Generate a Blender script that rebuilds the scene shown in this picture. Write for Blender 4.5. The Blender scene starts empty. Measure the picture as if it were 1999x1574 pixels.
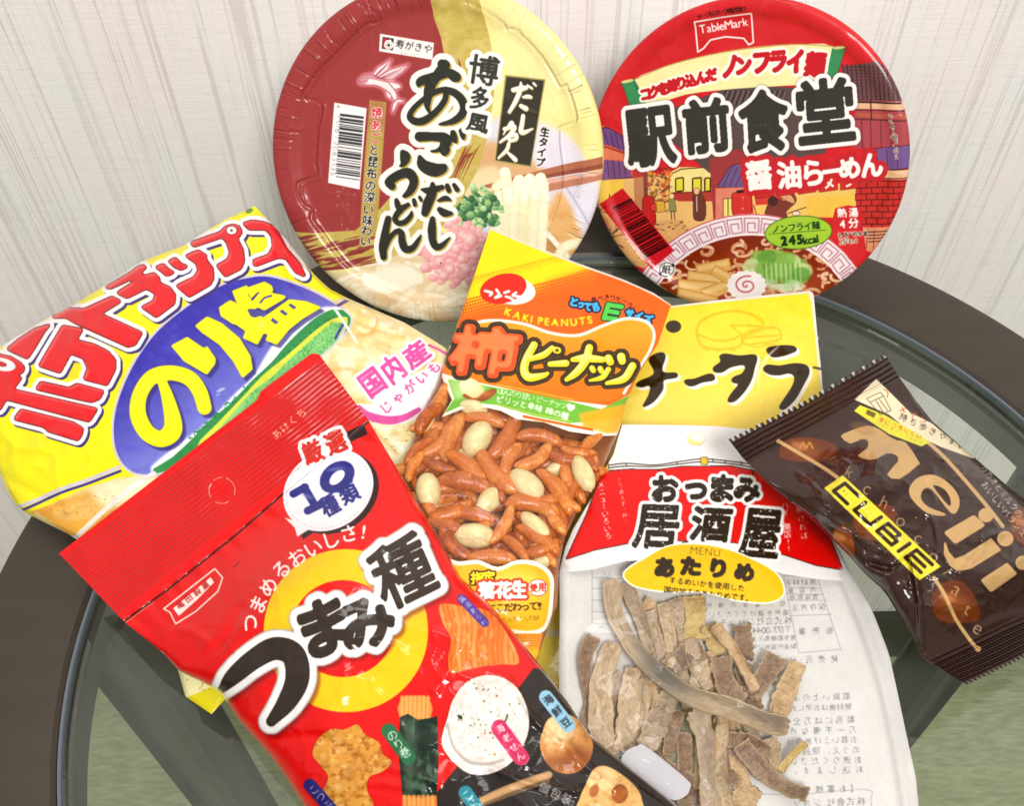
import bpy, math, random
import numpy as np
from mathutils import Vector

# ------------------------------------------------------------------ camera
SC = bpy.context.scene
PW, PH = 1999.0, 1574.0            # size of the photograph, used to read measurements off it
FPX = 1950.0                       # focal length in photograph pixels
CAM_H = 0.38                       # camera height above the glass
PITCH, ROLL = math.radians(50.073), math.radians(-1.018)
EYE = np.array([0.0, 0.0, CAM_H])
_fw = np.array([0, math.cos(PITCH), -math.sin(PITCH)])
_r0 = np.array([1.0, 0, 0]); _u0 = np.cross(_r0, _fw)
_r = math.cos(ROLL) * _r0 + math.sin(ROLL) * _u0
_u = -math.sin(ROLL) * _r0 + math.cos(ROLL) * _u0
cd = bpy.data.cameras.new('camera'); cam = bpy.data.objects.new('camera', cd)
SC.collection.objects.link(cam)
cd.sensor_fit = 'HORIZONTAL'; cd.sensor_width = 36.0
cd.lens = FPX / PW * 36.0
cd.clip_start = 0.01; cd.clip_end = 50.0
from mathutils import Matrix
cam.matrix_world = Matrix(((_r[0], _u[0], -_fw[0], 0), (_r[1], _u[1], -_fw[1], 0), (_r[2], _u[2], -_fw[2], CAM_H), (0, 0, 0, 1)))
SC.camera = cam

# ------------------------------------------------------------------ light: a white room seen by its own lamp
wd = bpy.data.worlds.new('World'); SC.world = wd; wd.use_nodes = True
bg = wd.node_tree.nodes['Background']
bg.inputs['Color'].default_value = (1.0, 0.975, 0.95, 1); bg.inputs['Strength'].default_value = 0.50
# the ceiling overhead is paler than the far walls
_n = wd.node_tree; _tc0 = _n.nodes.new('ShaderNodeTexCoord'); _sx = _n.nodes.new('ShaderNodeSeparateXYZ'); _cr = _n.nodes.new('ShaderNodeValToRGB')
_n.links.new(_tc0.outputs['Generated'], _sx.inputs[0]); _n.links.new(_sx.outputs['Z'], _cr.inputs[0]); _n.links.new(_cr.outputs[0], bg.inputs['Color'])
_cr.color_ramp.elements[0].position = 0.0; _cr.color_ramp.elements[0].color = (.62, .60, .57, 1); _cr.color_ramp.elements[1].position = .75; _cr.color_ramp.elements[1].color = (1.25, 1.22, 1.18, 1)
def area_lamp(name, loc, target, sx, sy, power, col):
    ld = bpy.data.lights.new(name, 'AREA'); ld.shape = 'RECTANGLE'; ld.size = sx; ld.size_y = sy
    ld.energy = power; ld.color = col
    lo = bpy.data.objects.new(name, ld); SC.collection.objects.link(lo); lo.location = loc
    lo.rotation_euler = (Vector(target) - Vector(loc)).to_track_quat('-Z', 'Y').to_euler()
    return lo
area_lamp('ceiling_lamp', (0.32, -0.72, 1.22), (0.05, 0.50, 0.16), 0.48, 0.48, 20.0, (1.0, 0.965, 0.92))
area_lamp('ceiling_lamp', (-0.12, 0.22, 1.90), (0.0, 0.25, 0), 0.35, 0.70, 4.5, (1.0, 0.97, 0.93))
vs = SC.view_settings
vs.view_transform = 'Standard'; vs.look = 'None'; vs.exposure = 0.07; vs.gamma = 1.0; vs.use_curve_mapping = False
SC.render.engine = 'CYCLES'
SC.cycles.max_bounces = 10; SC.cycles.transparent_max_bounces = 24; SC.cycles.transmission_bounces = 10
SC.cycles.caustics_reflective = False; SC.cycles.caustics_refractive = False

# ------------------------------------------------------------------ measuring helpers
def rays(px):
    px = np.asarray(px, float).reshape(-1, 2)
    d = (px[:, :1] - PW / 2) / FPX * _r - (px[:, 1:] - PH / 2) / FPX * _u + _fw
    return d
def project(P):
    d = np.asarray(P, float).reshape(-1, 3) - EYE
    z = d @ _fw
    return np.stack([PW / 2 + FPX * (d @ _r) / z, PH / 2 - FPX * (d @ _u) / z], 1)
def at_height(x, y, z=0.0):
    d = rays([(x, y)])[0]; return EYE + d * ((z - CAM_H) / d[2])
class Plane:
    """a flat base for one package: origin, normal and two axes in the surface"""
    def __init__(s, o, n, up=None):
        s.o = np.asarray(o, float); n = np.asarray(n, float); s.n = n / np.linalg.norm(n)
        e = np.array([1.0, 0, 0]); e = e - s.n * (e @ s.n); s.e1 = e / np.linalg.norm(e); s.e2 = np.cross(s.n, s.e1)
    def hit(s, px):
        d = rays(px); t = ((s.o - EYE) @ s.n) / (d @ s.n); return EYE + d * t[:, None]
    def uv(s, P):
        q = P - s.o; return np.stack([q @ s.e1, q @ s.e2], 1)
    def pt(s, uv):
        uv = np.asarray(uv); return s.o + uv[:, :1] * s.e1 + uv[:, 1:] * s.e2
def plane3(*a):
    P = [at_height(x, y, z) for x, y, z in a]
    n = np.cross(P[1] - P[0], P[2] - P[0])
    if n[2] < 0: n = -n
    return Plane(P[0], n)

# ------------------------------------------------------------------ drawing the printed artwork
def rgb(c):
    if isinstance(c, str):
        c = c.lstrip('#'); return np.array([int(c[i:i + 2], 16) / 255 for i in (0, 2, 4)], np.float32)
    return np.asarray(c, np.float32)
_tc = bpy.data.curves.new('glyph_source', 'FONT'); _to = bpy.data.objects.new('glyph_source', _tc)
SC.collection.objects.link(_to)
_tc.resolution_u = 4
_GL = {}
def glyph_edges(ch):
    if ch in _GL: return _GL[ch]
    _tc.body = ch; bpy.context.view_layer.update()
    ev = _to.evaluated_get(bpy.context.evaluated_depsgraph_get()); m = ev.to_mesh()
    co = np.zeros(len(m.vertices) * 3, np.float32); m.vertices.foreach_get('co', co); co = co.reshape(-1, 3)[:, :2]
    cnt = {}
    for p in m.polygons:
        v = list(p.vertices)
        for a, b in zip(v, v[1:] + v[:1]):
            k = (min(a, b), max(a, b)); cnt[k] = cnt.get(k, 0) + 1
    e = np.array([k for k, c in cnt.items() if c == 1], int).reshape(-1, 2)
    ev.to_mesh_clear()
    seg = co[e] if len(e) else np.zeros((0, 2, 2), np.float32)
    _GL[ch] = seg
    return seg
def fill_edges(seg, w, h, ss=3):
    """even-odd coverage of a set of closed outlines given as segments in pixel units"""
    H, Wd = h * ss, w * ss
    s = seg.astype(np.float64) * ss
    y0, y1 = s[:, 0, 1], s[:, 1, 1]; x0, x1 = s[:, 0, 0], s[:, 1, 0]
    acc = np.zeros((H, Wd + 1), np.int16)
    ok = y0 != y1
    for a, b, c, d in zip(x0[ok], y0[ok], x1[ok], y1[ok]):
        if b > d: a, b, c, d = c, d, a, b
        r0 = max(0, int(math.ceil(b - .5))); r1 = min(H - 1, int(math.ceil(d - .5)) - 1)
        if r1 < r0: continue
        r = np.arange(r0, r1 + 1); x = a + (r + .5 - b) * (c - a) / (d - b)
        xi = np.clip(np.ceil(x - .5), 0, Wd).astype(int)
        acc[r, xi] += 1
    m = (np.cumsum(acc[:, :Wd], 1) & 1).astype(np.float32)
    return m.reshape(h, ss, w, ss).mean((1, 3))
def box_blur(a, r, axis):
    r = int(r)
    if r < 1: return a
    pad = [(0, 0)] * a.ndim; pad[axis] = (r + 1, r)
    c = np.cumsum(np.pad(a, pad, mode='edge'), axis, dtype=np.float64); n = a.shape[axis]
    sl = lambda i, j: tuple(slice(i, j) if k == axis else slice(None) for k in range(a.ndim))
    return ((c[sl(2 * r + 1, 2 * r + 1 + n)] - c[sl(0, n)]) / (2 * r + 1)).astype(np.float32)
def blur(a, s):
    if s < .6: return a
    r = max(1, int(round(s * .9)))
    for _ in range(2):
        a = box_blur(box_blur(a, r, 0), r, 1)
    return a
def dilate(m, r, ax=1.0, ay=1.0):
    """grow a mask by r pixels (ax, ay squeeze the reach along x and y for a brush-like edge)"""
    R = int(math.ceil(r)) + 1
    big = np.float32(1e6)
    b = m >= .5
    g = np.where(b, np.float32(0), big)
    v = g.copy(); h = m.shape[0]
    for k in range(1, R + 1):
        c = np.float32((k / ay) ** 2)
        v[k:] = np.minimum(v[k:], g[:h - k] + c); v[:h - k] = np.minimum(v[:h - k], g[k:] + c)
    o = v.copy(); w = m.shape[1]
    for k in range(1, R + 1):
        c = np.float32((k / ax) ** 2)
        o[:, k:] = np.minimum(o[:, k:], v[:, :w - k] + c); o[:, :w - k] = np.minimum(o[:, :w - k], v[:, k:] + c)
    return np.clip(r + .5 - box_blur(box_blur(np.minimum(np.sqrt(o), np.float32(R + 2)), 1, 0), 1, 1), 0, 1)
def erode(m, r): return 1 - dilate(1 - m, r)
def spline(pts, n=8, closed=False):
    p = np.asarray(pts, float)
    if len(p) < 3 and not closed: return p
    q = np.concatenate([p[-1:], p, p[:2]]) if closed else np.concatenate([2 * p[:1] - p[1:2], p, 2 * p[-1:] - p[-2:-1]])
    out = []
    t = np.linspace(0, 1, n, endpoint=False)[:, None]
    for i in range(len(q) - 3):
        a, b, c, d = q[i:i + 4]
        out.append(.5 * ((2 * b) + (-a + c) * t + (2 * a - 5 * b + 4 * c - d) * t ** 2 + (-a + 3 * b - 3 * c + d) * t ** 3))
    r = np.concatenate(out)
    return r if closed else np.concatenate([r, p[-1:]])
_NR = np.random.RandomState(7)
def vnoise(w, h, cell, seed=0, octaves=1, stretch=(1, 1)):
    rs = np.random.RandomState(seed); tot = np.zeros((h, w), np.float32); amp = 1.0; s = 0
    for o in range(octaves):
        cx, cy = max(1.5, cell * stretch[0] / 2 ** o), max(1.5, cell * stretch[1] / 2 ** o)
        gw, gh = int(w / cx) + 3, int(h / cy) + 3
        g = rs.rand(gh, gw).astype(np.float32)
        X = np.arange(w) / cx; Y = np.arange(h) / cy
        xi, yi = X.astype(int), Y.astype(int); fx, fy = X - xi, Y - yi
        fx = fx * fx * (3 - 2 * fx); fy = (fy * fy * (3 - 2 * fy))[:, None]
        a = g[yi][:, xi] * (1 - fx) + g[yi][:, xi + 1] * fx; b = g[yi + 1][:, xi] * (1 - fx) + g[yi + 1][:, xi + 1] * fx
        tot += amp * (a * (1 - fy) + b * fy); s += amp; amp *= .5
    return tot / s
CJKW = lambda ch: 1.0 if ord(ch) > 0x2000 else None
class Art:
    """a flat sheet of printed artwork; x, y are photograph pixels, or those of an enlarged view set with view()"""
    K = 1.15                                        # sheet pixels per photograph pixel
    def __init__(s, x0, y0, x1, y1, bg):
        s.x0, s.y0 = float(x0), float(y0); s.w, s.h = int((x1 - x0) * s.K), int((y1 - y0) * s.K)
        s.a = np.empty((s.h, s.w, 3), np.float32); s.a[:] = rgb(bg)
        s.op = np.ones((s.h, s.w), np.float32)      # opacity of the print
        s.hg = np.zeros((s.h, s.w), np.float32)     # fine relief of the film
        s.clip = None; s.view()
    def view(s, zs=1.0, zx=0.0, zy=0.0):
        s.zs, s.zo = zs, np.array([zx, zy], float); s.g = s.K / zs; return s
    def tr(s, p): return (s.zo + np.asarray(p, float) / s.zs - [s.x0, s.y0]) * s.K
    def XY(s, ox, oy, w, h):
        X = (np.arange(ox, ox + w)[None, :] + .5) / s.K + s.x0; Y = (np.arange(oy, oy + h)[:, None] + .5) / s.K + s.y0
        return (X - s.zo[0]) * s.zs, (Y - s.zo[1]) * s.zs
    # masks: (ox, oy, array) in sheet pixels
    def _box(s, xs, ys, pad):
        a = int(min(max(0, math.floor(min(xs) - pad)), s.w - 1)); b = int(max(a + 1, min(s.w, math.ceil(max(xs) + pad))))
        c = int(min(max(0, math.floor(min(ys) - pad)), s.h - 1)); d = int(max(c + 1, min(s.h, math.ceil(max(ys) + pad))))
        return a, c, b, d
    def m_seg(s, seg, pad=2):
        if len(seg) == 0: return 0, 0, np.zeros((1, 1), np.float32)
        q = s.tr(seg)
        a, c, b, d = s._box(q[:, :, 0].ravel(), q[:, :, 1].ravel(), pad)
        return a, c, fill_edges(q - np.array([a, c]), b - a, d - c)
    def rounded(s, M, r):
        """the same mask with its corners softened"""
        a, b, q = s._pad(M, r * s.g * 2); return a, b, np.clip((blur(q, r * s.g) - .5) * max(2.5, r * s.g * 1.2) + .5, 0, 1)
    def m_poly(s, pts, sm=0, pad=2):
        p = spline(pts, sm, True) if sm else np.asarray(pts, float)
        return s.m_seg(np.stack([p, np.roll(p, -1, 0)], 1), pad)
    def m_brush(s, pts, w=None, sm=6, pad=2, prof=False):
        p = np.asarray(pts, float)
        if p.shape[1] == 2: p = np.concatenate([p, np.full((len(p), 1), w)], 1)
        if sm: p = spline(p, sm)
        R = np.maximum(p[:, 2] * s.g / 2, .4); p = s.tr(p[:, :2]); mx = R.max() + pad + 1
        a, c, b, d = s._box(p[:, 0], p[:, 1], mx)
        sd = np.full((d - c, b - a), 1e3, np.float32); pr = np.full_like(sd, 1.0)
        for i in range(len(p) - 1):
            (ax, ay), (bx, by) = p[i], p[i + 1]
            e = s._box([ax, bx], [ay, by], max(R[i], R[i + 1]) + pad + 1)
            i0, j0, i1, j1 = max(e[0], a), max(e[1], c), min(e[2], b), min(e[3], d)
            if i1 <= i0 or j1 <= j0: continue
            X = np.arange(i0, i1)[None, :] + .5; Y = np.arange(j0, j1)[:, None] + .5
            dx, dy = bx - ax, by - ay; L = dx * dx + dy * dy + 1e-9
            t = np.clip(((X - ax) * dx + (Y - ay) * dy) / L, 0, 1)
            r = R[i] * (1 - t) + R[i + 1] * t
            q = np.hypot(X - ax - t * dx, Y - ay - t * dy)
            v = sd[j0 - c:j1 - c, i0 - a:i1 - a]; k = (q - r)
            u = pr[j0 - c:j1 - c, i0 - a:i1 - a]
            up = k < v
            v[up] = k[up]; u[up] = np.clip(q / np.maximum(r, .5), 0, 1)[up]
        m = np.clip(.5 - sd, 0, 1)
        return (a, c, m, pr) if prof else (a, c, m)
    def m_ell(s, cx, cy, rx, ry, ang=0, n=64):
        t = np.linspace(0, 2 * math.pi, n, endpoint=False); ca, sa = math.cos(math.radians(ang)), math.sin(math.radians(ang))
        return s.m_poly(np.stack([cx + rx * np.cos(t) * ca - ry * np.sin(t) * sa, cy + rx * np.cos(t) * sa + ry * np.sin(t) * ca], 1))
    def _pad(s, M, p):
        ox, oy, m = M[:3]; p = int(p) + 2
        a, b = max(0, ox - p), max(0, oy - p); c, d = min(s.w, ox + m.shape[1] + p), min(s.h, oy + m.shape[0] + p)
        q = np.zeros((d - b, c - a), np.float32); q[oy - b:oy - b + m.shape[0], ox - a:ox - a + m.shape[1]] = m
        return a, b, q
    def grow(s, M, r, ax=1, ay=1):
        a, b, q = s._pad(M, r * s.g); return a, b, dilate(q, r * s.g, ax, ay)
    def soft(s, M, b):
        a, c, q = s._pad(M, b * s.g * 2.5); return a, c, blur(q, b * s.g)
    def put(s, M, col, al=1.0, op=None, hg=None):
        ox, oy, m = M[:3]
        if s.clip is not None: m = m * s.clip[oy:oy + m.shape[0], ox:ox + m.shape[1]]
        h, w = m.shape; v = s.a[oy:oy + h, ox:ox + w]
        if callable(col):
            X, Y = s.XY(ox, oy, w, h)
            col = np.broadcast_to(np.asarray(col(X, Y), np.float32), (h, w, 3))
        elif not (isinstance(col, np.ndarray) and col.ndim == 3): col = rgb(col)
        k = (m * al)[:, :, None]
        v[:] = v * (1 - k) + col * k
        if op is not None: s.op[oy:oy + h, ox:ox + w] = s.op[oy:oy + h, ox:ox + w] * (1 - m * al) + op * m * al
        if hg is not None: s.hg[oy:oy + h, ox:ox + w] += hg * m
    def clip_to(s, M=None):
        s.clip = None
        if M is not None:
            c = np.zeros((s.h, s.w), np.float32); c[M[1]:M[1] + M[2].shape[0], M[0]:M[0] + M[2].shape[1]] = M[2]; s.clip = c
    def poly(s, pts, col, sm=0, al=1.0, soft=0, out=None, op=None, hg=None):
        M = s.m_poly(pts, sm)
        for r, c in (out or []): s.put(s.grow(M, r), c, al, op)
        if soft: M = s.soft(M, soft)
        s.put(M, col, al, op, hg); return M
    def brush(s, pts, col, w=None, sm=6, al=1.0, soft=0, out=None, op=None, hg=None):
        M = s.m_brush(pts, w, sm)
        for r, c in (out or []): s.put(s.grow(M, r), c, al, op)
        if soft: M = s.soft(M, soft)
        s.put(M, col, al, op, hg); return M
    def strokes(s, LL, col, w=None, sm=6, **k):
        """several brush strokes that make one piece of lettering"""
        return s.style(s.union([s.m_brush(p, w, sm) for p in LL]), col, **k)
    def ell(s, cx, cy, rx, ry, col, ang=0, al=1.0, soft=0, out=None, op=None, hg=None):
        M = s.m_ell(cx, cy, rx, ry, ang)
        for r, c in (out or []): s.put(s.grow(M, r), c, al, op)
        if soft: M = s.soft(M, soft)
        s.put(M, col, al, op, hg); return M
    def tube(s, pts, w, hi, lo, sm=6, al=1.0, pw=.7):
        """a rounded strand as a printed food photograph shows it"""
        ox, oy, m, pr = s.m_brush(pts, w, sm, prof=True)
        k = np.sqrt(np.clip(1 - pr ** 2, 0, 1))[:, :, None] ** pw
        s.put((ox, oy, m), (rgb(lo) * (1 - k) + rgb(hi) * k).astype(np.float32), al)
    def ball(s, cx, cy, rx, ry, hi, lo, ang=0, al=1.0, lx=-.3, ly=-.4):
        ox, oy, m = M = s.m_ell(cx, cy, rx, ry, ang)
        X, Y = s.XY(ox, oy, m.shape[1], m.shape[0]); X = (X - cx) / rx; Y = (Y - cy) / ry
        k = np.clip(1 - .62 * np.hypot(X - lx, Y - ly), 0, 1)[:, :, None] ** .8
        s.put(M, (rgb(lo) * (1 - k) + rgb(hi) * k).astype(np.float32), al)
    def speck(s, M, col, cell, lo, hi, seed=0, al=1.0, octaves=3, stretch=(1, 1)):
        """mottling inside a mask"""
        ox, oy, m = M[:3]; n = vnoise(m.shape[1], m.shape[0], cell * s.g, seed, octaves, stretch)
        s.put((ox, oy, m * np.clip((n - lo) / (hi - lo), 0, 1)), col, al)
    # lettering
    def seg_glyph(s, ch, cx, cy, w, h, ang=0, shear=0, nat=False, fn=None):
        e = glyph_edges(ch)
        if len(e) == 0: return np.zeros((0, 2, 2))
        if nat: q = (e - np.array([.5 if ord(ch) > 0x2000 else (e[:, :, 0].min() + e[:, :, 0].max()) / 2, .37])) * np.array([w, -h])
        else:
            lo, hi = e.reshape(-1, 2).min(0), e.reshape(-1, 2).max(0)
            q = (e - (lo + hi) / 2) / np.maximum(hi - lo, 1e-3) * np.array([w, -h])
            if hi[1] - lo[1] < .2: q[:, :, 1] = (e[:, :, 1] - (lo[1] + hi[1]) / 2) / (hi[0] - lo[0]) * -w
        q = q.astype(float).copy(); q[:, :, 0] -= shear * q[:, :, 1]
        ca, sa = math.cos(math.radians(ang)), math.sin(math.radians(ang))
        q = np.stack([cx + q[:, :, 0] * ca - q[:, :, 1] * sa, cy + q[:, :, 0] * sa + q[:, :, 1] * ca], 2)
        return q
    def style(s, M, col, bold=0, out=(), al=1.0, ax=1, ay=1, sh=None, op=None, hg=None):
        if bold > 0: M = s.grow(M, bold, ax, ay)
        if sh:
            dx, dy, c, b, r = sh; dx, dy = int(round(dx * s.g)), int(round(dy * s.g)); Q = s.grow(M, r) if r else M
            if b: Q = s.soft(Q, b)
            qx, qy = max(0, Q[0] + dx), max(0, Q[1] + dy)
            s.put((qx, qy, Q[2][:max(0, s.h - qy), :max(0, s.w - qx)]), c, al)
        for r, c in out: s.put(s.grow(M, r), c, al, op)
        s.put(M, col, al, op, hg); return M
    def union(s, Ms):
        Ms = [m for m in Ms if m[2].size > 1]
        if not Ms: return 0, 0, np.zeros((1, 1), np.float32)
        a = min(m[0] for m in Ms); b = min(m[1] for m in Ms)
        c = max(m[0] + m[2].shape[1] for m in Ms); d = max(m[1] + m[2].shape[0] for m in Ms)
        q = np.zeros((d - b, c - a), np.float32)
        for ox, oy, m in [m[:3] for m in Ms]:
            v = q[oy - b:oy - b + m.shape[0], ox - a:ox - a + m.shape[1]]; np.maximum(v, m, out=v)
        return a, b, q
    def glyphs(s, L, col, shear=0, **k):
        """L: (character, centre x, centre y, width, height, angle)"""
        s.style(s.union([s.m_seg(s.seg_glyph(*g, shear=shear)) for g in L]), col, **k)
    def run(s, txt, p0, p1, size, col, vert=False, bend=0, sx=1.0, shear=0, mirror=False, spin=0, **k):
        """txt with its first glyph centred at p0 and its last at p1; bend lifts the middle"""
        p0, p1 = np.array(p0, float), np.array(p1, float); d = p1 - p0; L = np.hypot(*d); n = np.array([d[1], -d[0]]) / max(L, 1e-6)
        adv = []
        for ch in txt:
            if vert or ord(ch) > 0x2000: adv.append(1.0)
            elif ch == ' ': adv.append(.35)
            else:
                e = glyph_edges(ch); adv.append((e[:, :, 0].max() - e[:, :, 0].min() + .1) if len(e) else .4)
        c = np.cumsum(adv) - np.array(adv) / 2; c = c - c[0]; t = c / max(c[-1], 1e-6)
        ang0 = math.degrees(math.atan2(d[1], d[0])) - (90 if vert else 0) + spin
        Ms = []
        for ch, q in zip(txt, t):
            if ch == ' ': continue
            p = p0 + d * q + n * bend * 4 * q * (1 - q)
            a = ang0 - math.degrees(math.atan2(bend * 4 * (1 - 2 * q), max(L, 1e-6)))
            if vert and ch in 'ーー|': 
                Ms.append(s.m_seg(s.seg_glyph(ch, p[0], p[1], size, size * sx, a + 90, shear, True)))
            else:
                Ms.append(s.m_seg(s.seg_glyph(ch, p[0], p[1], -size * sx if mirror else size * sx, size, a, shear, True)))
        s.style(s.union(Ms), col, **k)
    def box(s, cx, cy, w, h, ang, col, **k):
        ca, sa = math.cos(math.radians(ang)), math.sin(math.radians(ang))
        s.poly([(cx + x * ca - y * sa, cy + x * sa + y * ca) for x, y in ((-w / 2, -h / 2), (w / 2, -h / 2), (w / 2, h / 2), (-w / 2, h / 2))], col, **k)
    def barcode(s, q, col, seed=1, n=95):
        """q: four corners, bars run from q0->q1 edge to q3->q2 edge"""
        rs = np.random.RandomState(seed); q = np.asarray(q, float); t = 0; 
        segs = []
        while t < 1:
            w = rs.choice([1, 1, 2, 3]) / n; g = rs.choice([1, 1, 2, 3]) / n
            t2 = min(1, t + w)
            P = [q[0] + (q[1] - q[0]) * t, q[0] + (q[1] - q[0]) * t2, q[3] + (q[2] - q[3]) * t2, q[3] + (q[2] - q[3]) * t]
            P = np.array(P); segs.append(np.stack([P, np.roll(P, -1, 0)], 1)); t = t2 + g
        s.put(s.m_seg(np.concatenate(segs)), col)
    def sample(s, X, Y, what):
        x = np.clip((X - s.x0) * s.K - .5, 0, s.w - 1.001); y = np.clip((Y - s.y0) * s.K - .5, 0, s.h - 1.001)
        xi, yi = x.astype(int), y.astype(int); fx, fy = x - xi, y - yi
        if what.ndim == 3: fx, fy = fx[..., None], fy[..., None]
        return (what[yi, xi] * (1 - fx) + what[yi, xi + 1] * fx) * (1 - fy) + (what[yi + 1, xi] * (1 - fx) + what[yi + 1, xi + 1] * fx) * fy

# ------------------------------------------------------------------ object helpers
def link(o, parent=None):
    SC.collection.objects.link(o)
    if parent is not None: o.parent = parent
    return o
def tag(o, label=None, cat=None, group=None, kind=None):
    if label: o['label'] = label
    if cat: o['category'] = cat
    if group: o['group'] = group
    if kind: o['kind'] = kind
    return o
def mesh_obj(name, verts, faces, mat, parent=None, smooth=True, uv=None, sharp=0):
    me = bpy.data.meshes.new(name)
    me.from_pydata([tuple(map(float, v)) for v in verts], [], [tuple(map(int, f)) for f in faces])
    if uv is not None:
        l = me.uv_layers.new(name='print'); idx = np.zeros(len(me.loops), np.int32); me.loops.foreach_get('vertex_index', idx)
        l.data.foreach_set('uv', np.asarray(uv, np.float32)[idx].ravel())
    me.polygons.foreach_set('use_smooth', np.full(len(me.polygons), smooth))
    if mat is not None: me.materials.append(mat)
    me.update()
    if sharp: me.set_sharp_from_angle(angle=math.radians(sharp))
    return link(bpy.data.objects.new(name, me), parent)
def empty(name, loc):
    o = bpy.data.objects.new(name, None); o.empty_display_size = .01; o.location = tuple(map(float, loc)); return link(o)
def adopt(o, root):
    o.parent = root; o.matrix_parent_inverse = Matrix.Translation(-Vector(root.location)); return o
def nodes(name):
    m = bpy.data.materials.new(name); m.use_nodes = True; nt = m.node_tree
    return m, nt, nt.nodes['Principled BSDF'], nt.nodes['Material Output']
def N(nt, t, **k):
    n = nt.nodes.new(t)
    for a, v in k.items():
        if a in n.inputs: n.inputs[a].default_value = v
        else: setattr(n, a, v)
    return n
def ramp(nt, src, stops):
    r = nt.nodes.new('ShaderNodeValToRGB'); nt.links.new(src, r.inputs[0])
    e = r.color_ramp.elements
    while len(e) < len(stops): e.new(.5)
    for x, (p, c) in zip(e, stops): x.position = p; x.color = (*c, 1)
    return r.outputs[0]
def lin(c):
    c = rgb(c); return tuple(float(v) for v in np.where(c <= .04045, c / 12.92, ((c + .055) / 1.055) ** 2.4))
def to_image(art, plane, box, name, res=.00022, alpha='relief'):
    """the artwork laid flat on the package's own surface (metres), as an image made here"""
    u0, v0, u1, v1 = box
    w, h = int((u1 - u0) / res), int((v1 - v0) / res)
    U, V = np.meshgrid(u0 + (np.arange(w) + .5) / w * (u1 - u0), v0 + (np.arange(h) + .5) / h * (v1 - v0))
    px = project(plane.pt(np.stack([U.ravel(), V.ravel()], 1)))
    X, Y = px[:, 0].reshape(h, w), px[:, 1].reshape(h, w)
    out = np.empty((h, w, 4), np.float32)
    out[:, :, :3] = art.sample(X, Y, art.a) * (1 + .05 * (vnoise(w, h, 3.0, 77, 2) - .5) + .05 * (vnoise(w, h, 40, 78, 3) - .5))[:, :, None]      # print grain
    out[:, :, 3] = np.clip(.5 + art.sample(X, Y, art.hg), 0, 1) if alpha == 'relief' else art.sample(X, Y, art.op)
    c = out[:, :, :3]; c[:] = np.clip(np.clip(c, 0, 1) ** 2.2 - .010, 0, 1) ** (1 / 2.2)      # ink without the film's own sheen
    im = bpy.data.images.new(name, w, h, alpha=True); im.alpha_mode = 'CHANNEL_PACKED'
    im.pixels.foreach_set(np.clip(out, 0, 1).ravel()); im.update(); im.pack()
    return im
def front_only(nt, fac):
    """surface reflection counted once, on the outer face of a thin clear sheet"""
    g = nt.nodes.new('ShaderNodeNewGeometry'); i = N(nt, 'ShaderNodeMath', operation='SUBTRACT'); i.inputs[0].default_value = 1.0; nt.links.new(g.outputs['Backfacing'], i.inputs[1])
    m = N(nt, 'ShaderNodeMath', operation='MULTIPLY'); nt.links.new(fac, m.inputs[0]); nt.links.new(i.outputs[0], m.inputs[1]); return m.outputs[0]
def film_mat(name, im, rough=.3, relief=0.0, crinkle=.25, cscale=60, film=False, coat=.0, spec=.25, gloss_tint=1.0):
    m, nt, b, out = nodes(name); L = nt.links.new
    t = N(nt, 'ShaderNodeTexImage', image=im, interpolation='Cubic', extension='EXTEND')
    L(t.outputs['Color'], b.inputs['Base Color']); b.inputs['Roughness'].default_value = rough
    b.inputs['Specular IOR Level'].default_value = spec
    b.inputs['Coat Weight'].default_value = coat; b.inputs['Coat Roughness'].default_value = .06
    tc = N(nt, 'ShaderNodeTexCoord')
    nz = N(nt, 'ShaderNodeTexNoise', Scale=cscale, Detail=4.0, Roughness=.55, Distortion=.6); L(tc.outputs['Object'], nz.inputs['Vector'])
    bp = N(nt, 'ShaderNodeBump', Strength=crinkle, Distance=.002); L(nz.outputs['Fac'], bp.inputs['Height'])
    last = bp
    if relief:
        b2 = N(nt, 'ShaderNodeBump', Strength=1.0, Distance=relief); L(t.outputs['Alpha'], b2.inputs['Height']); L(bp.outputs[0], b2.inputs['Normal']); last = b2
    L(last.outputs[0], b.inputs['Normal']); L(last.outputs[0], b.inputs['Coat Normal'])
    # scuffs: roughness wanders a little over the sheet
    n2 = N(nt, 'ShaderNodeTexNoise', Scale=25.0, Detail=3.0); L(tc.outputs['Object'], n2.inputs['Vector'])
    mr = N(nt, 'ShaderNodeMapRange'); mr.inputs['To Min'].default_value = rough * .7; mr.inputs['To Max'].default_value = rough * 1.35
    L(n2.outputs['Fac'], mr.inputs['Value']); L(mr.outputs[0], b.inputs['Roughness'])
    if film:
        tr = N(nt, 'ShaderNodeBsdfTransparent'); gl = N(nt, 'ShaderNodeBsdfGlossy', Roughness=.07); L(last.outputs[0], gl.inputs['Normal'])
        fr = N(nt, 'ShaderNodeFresnel', IOR=1.45); L(last.outputs[0], fr.inputs['Normal'])
        cl = N(nt, 'ShaderNodeMixShader'); L(front_only(nt, fr.outputs[0]), cl.inputs[0]); L(tr.outputs[0], cl.inputs[1]); L(gl.outputs[0], cl.inputs[2])
        mx = N(nt, 'ShaderNodeMixShader'); L(t.outputs['Alpha'], mx.inputs[0]); L(cl.outputs[0], mx.inputs[1]); L(b.outputs[0], mx.inputs[2])
        L(mx.outputs[0], out.inputs['Surface'])
    return m
def resample(pts, n):
    p = np.asarray(pts, float); d = np.concatenate([[0], np.cumsum(np.hypot(*np.diff(p, axis=0).T))]); t = np.linspace(0, d[-1], n)
    return np.stack([np.interp(t, d, p[:, 0]), np.interp(t, d, p[:, 1])], 1)
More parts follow.
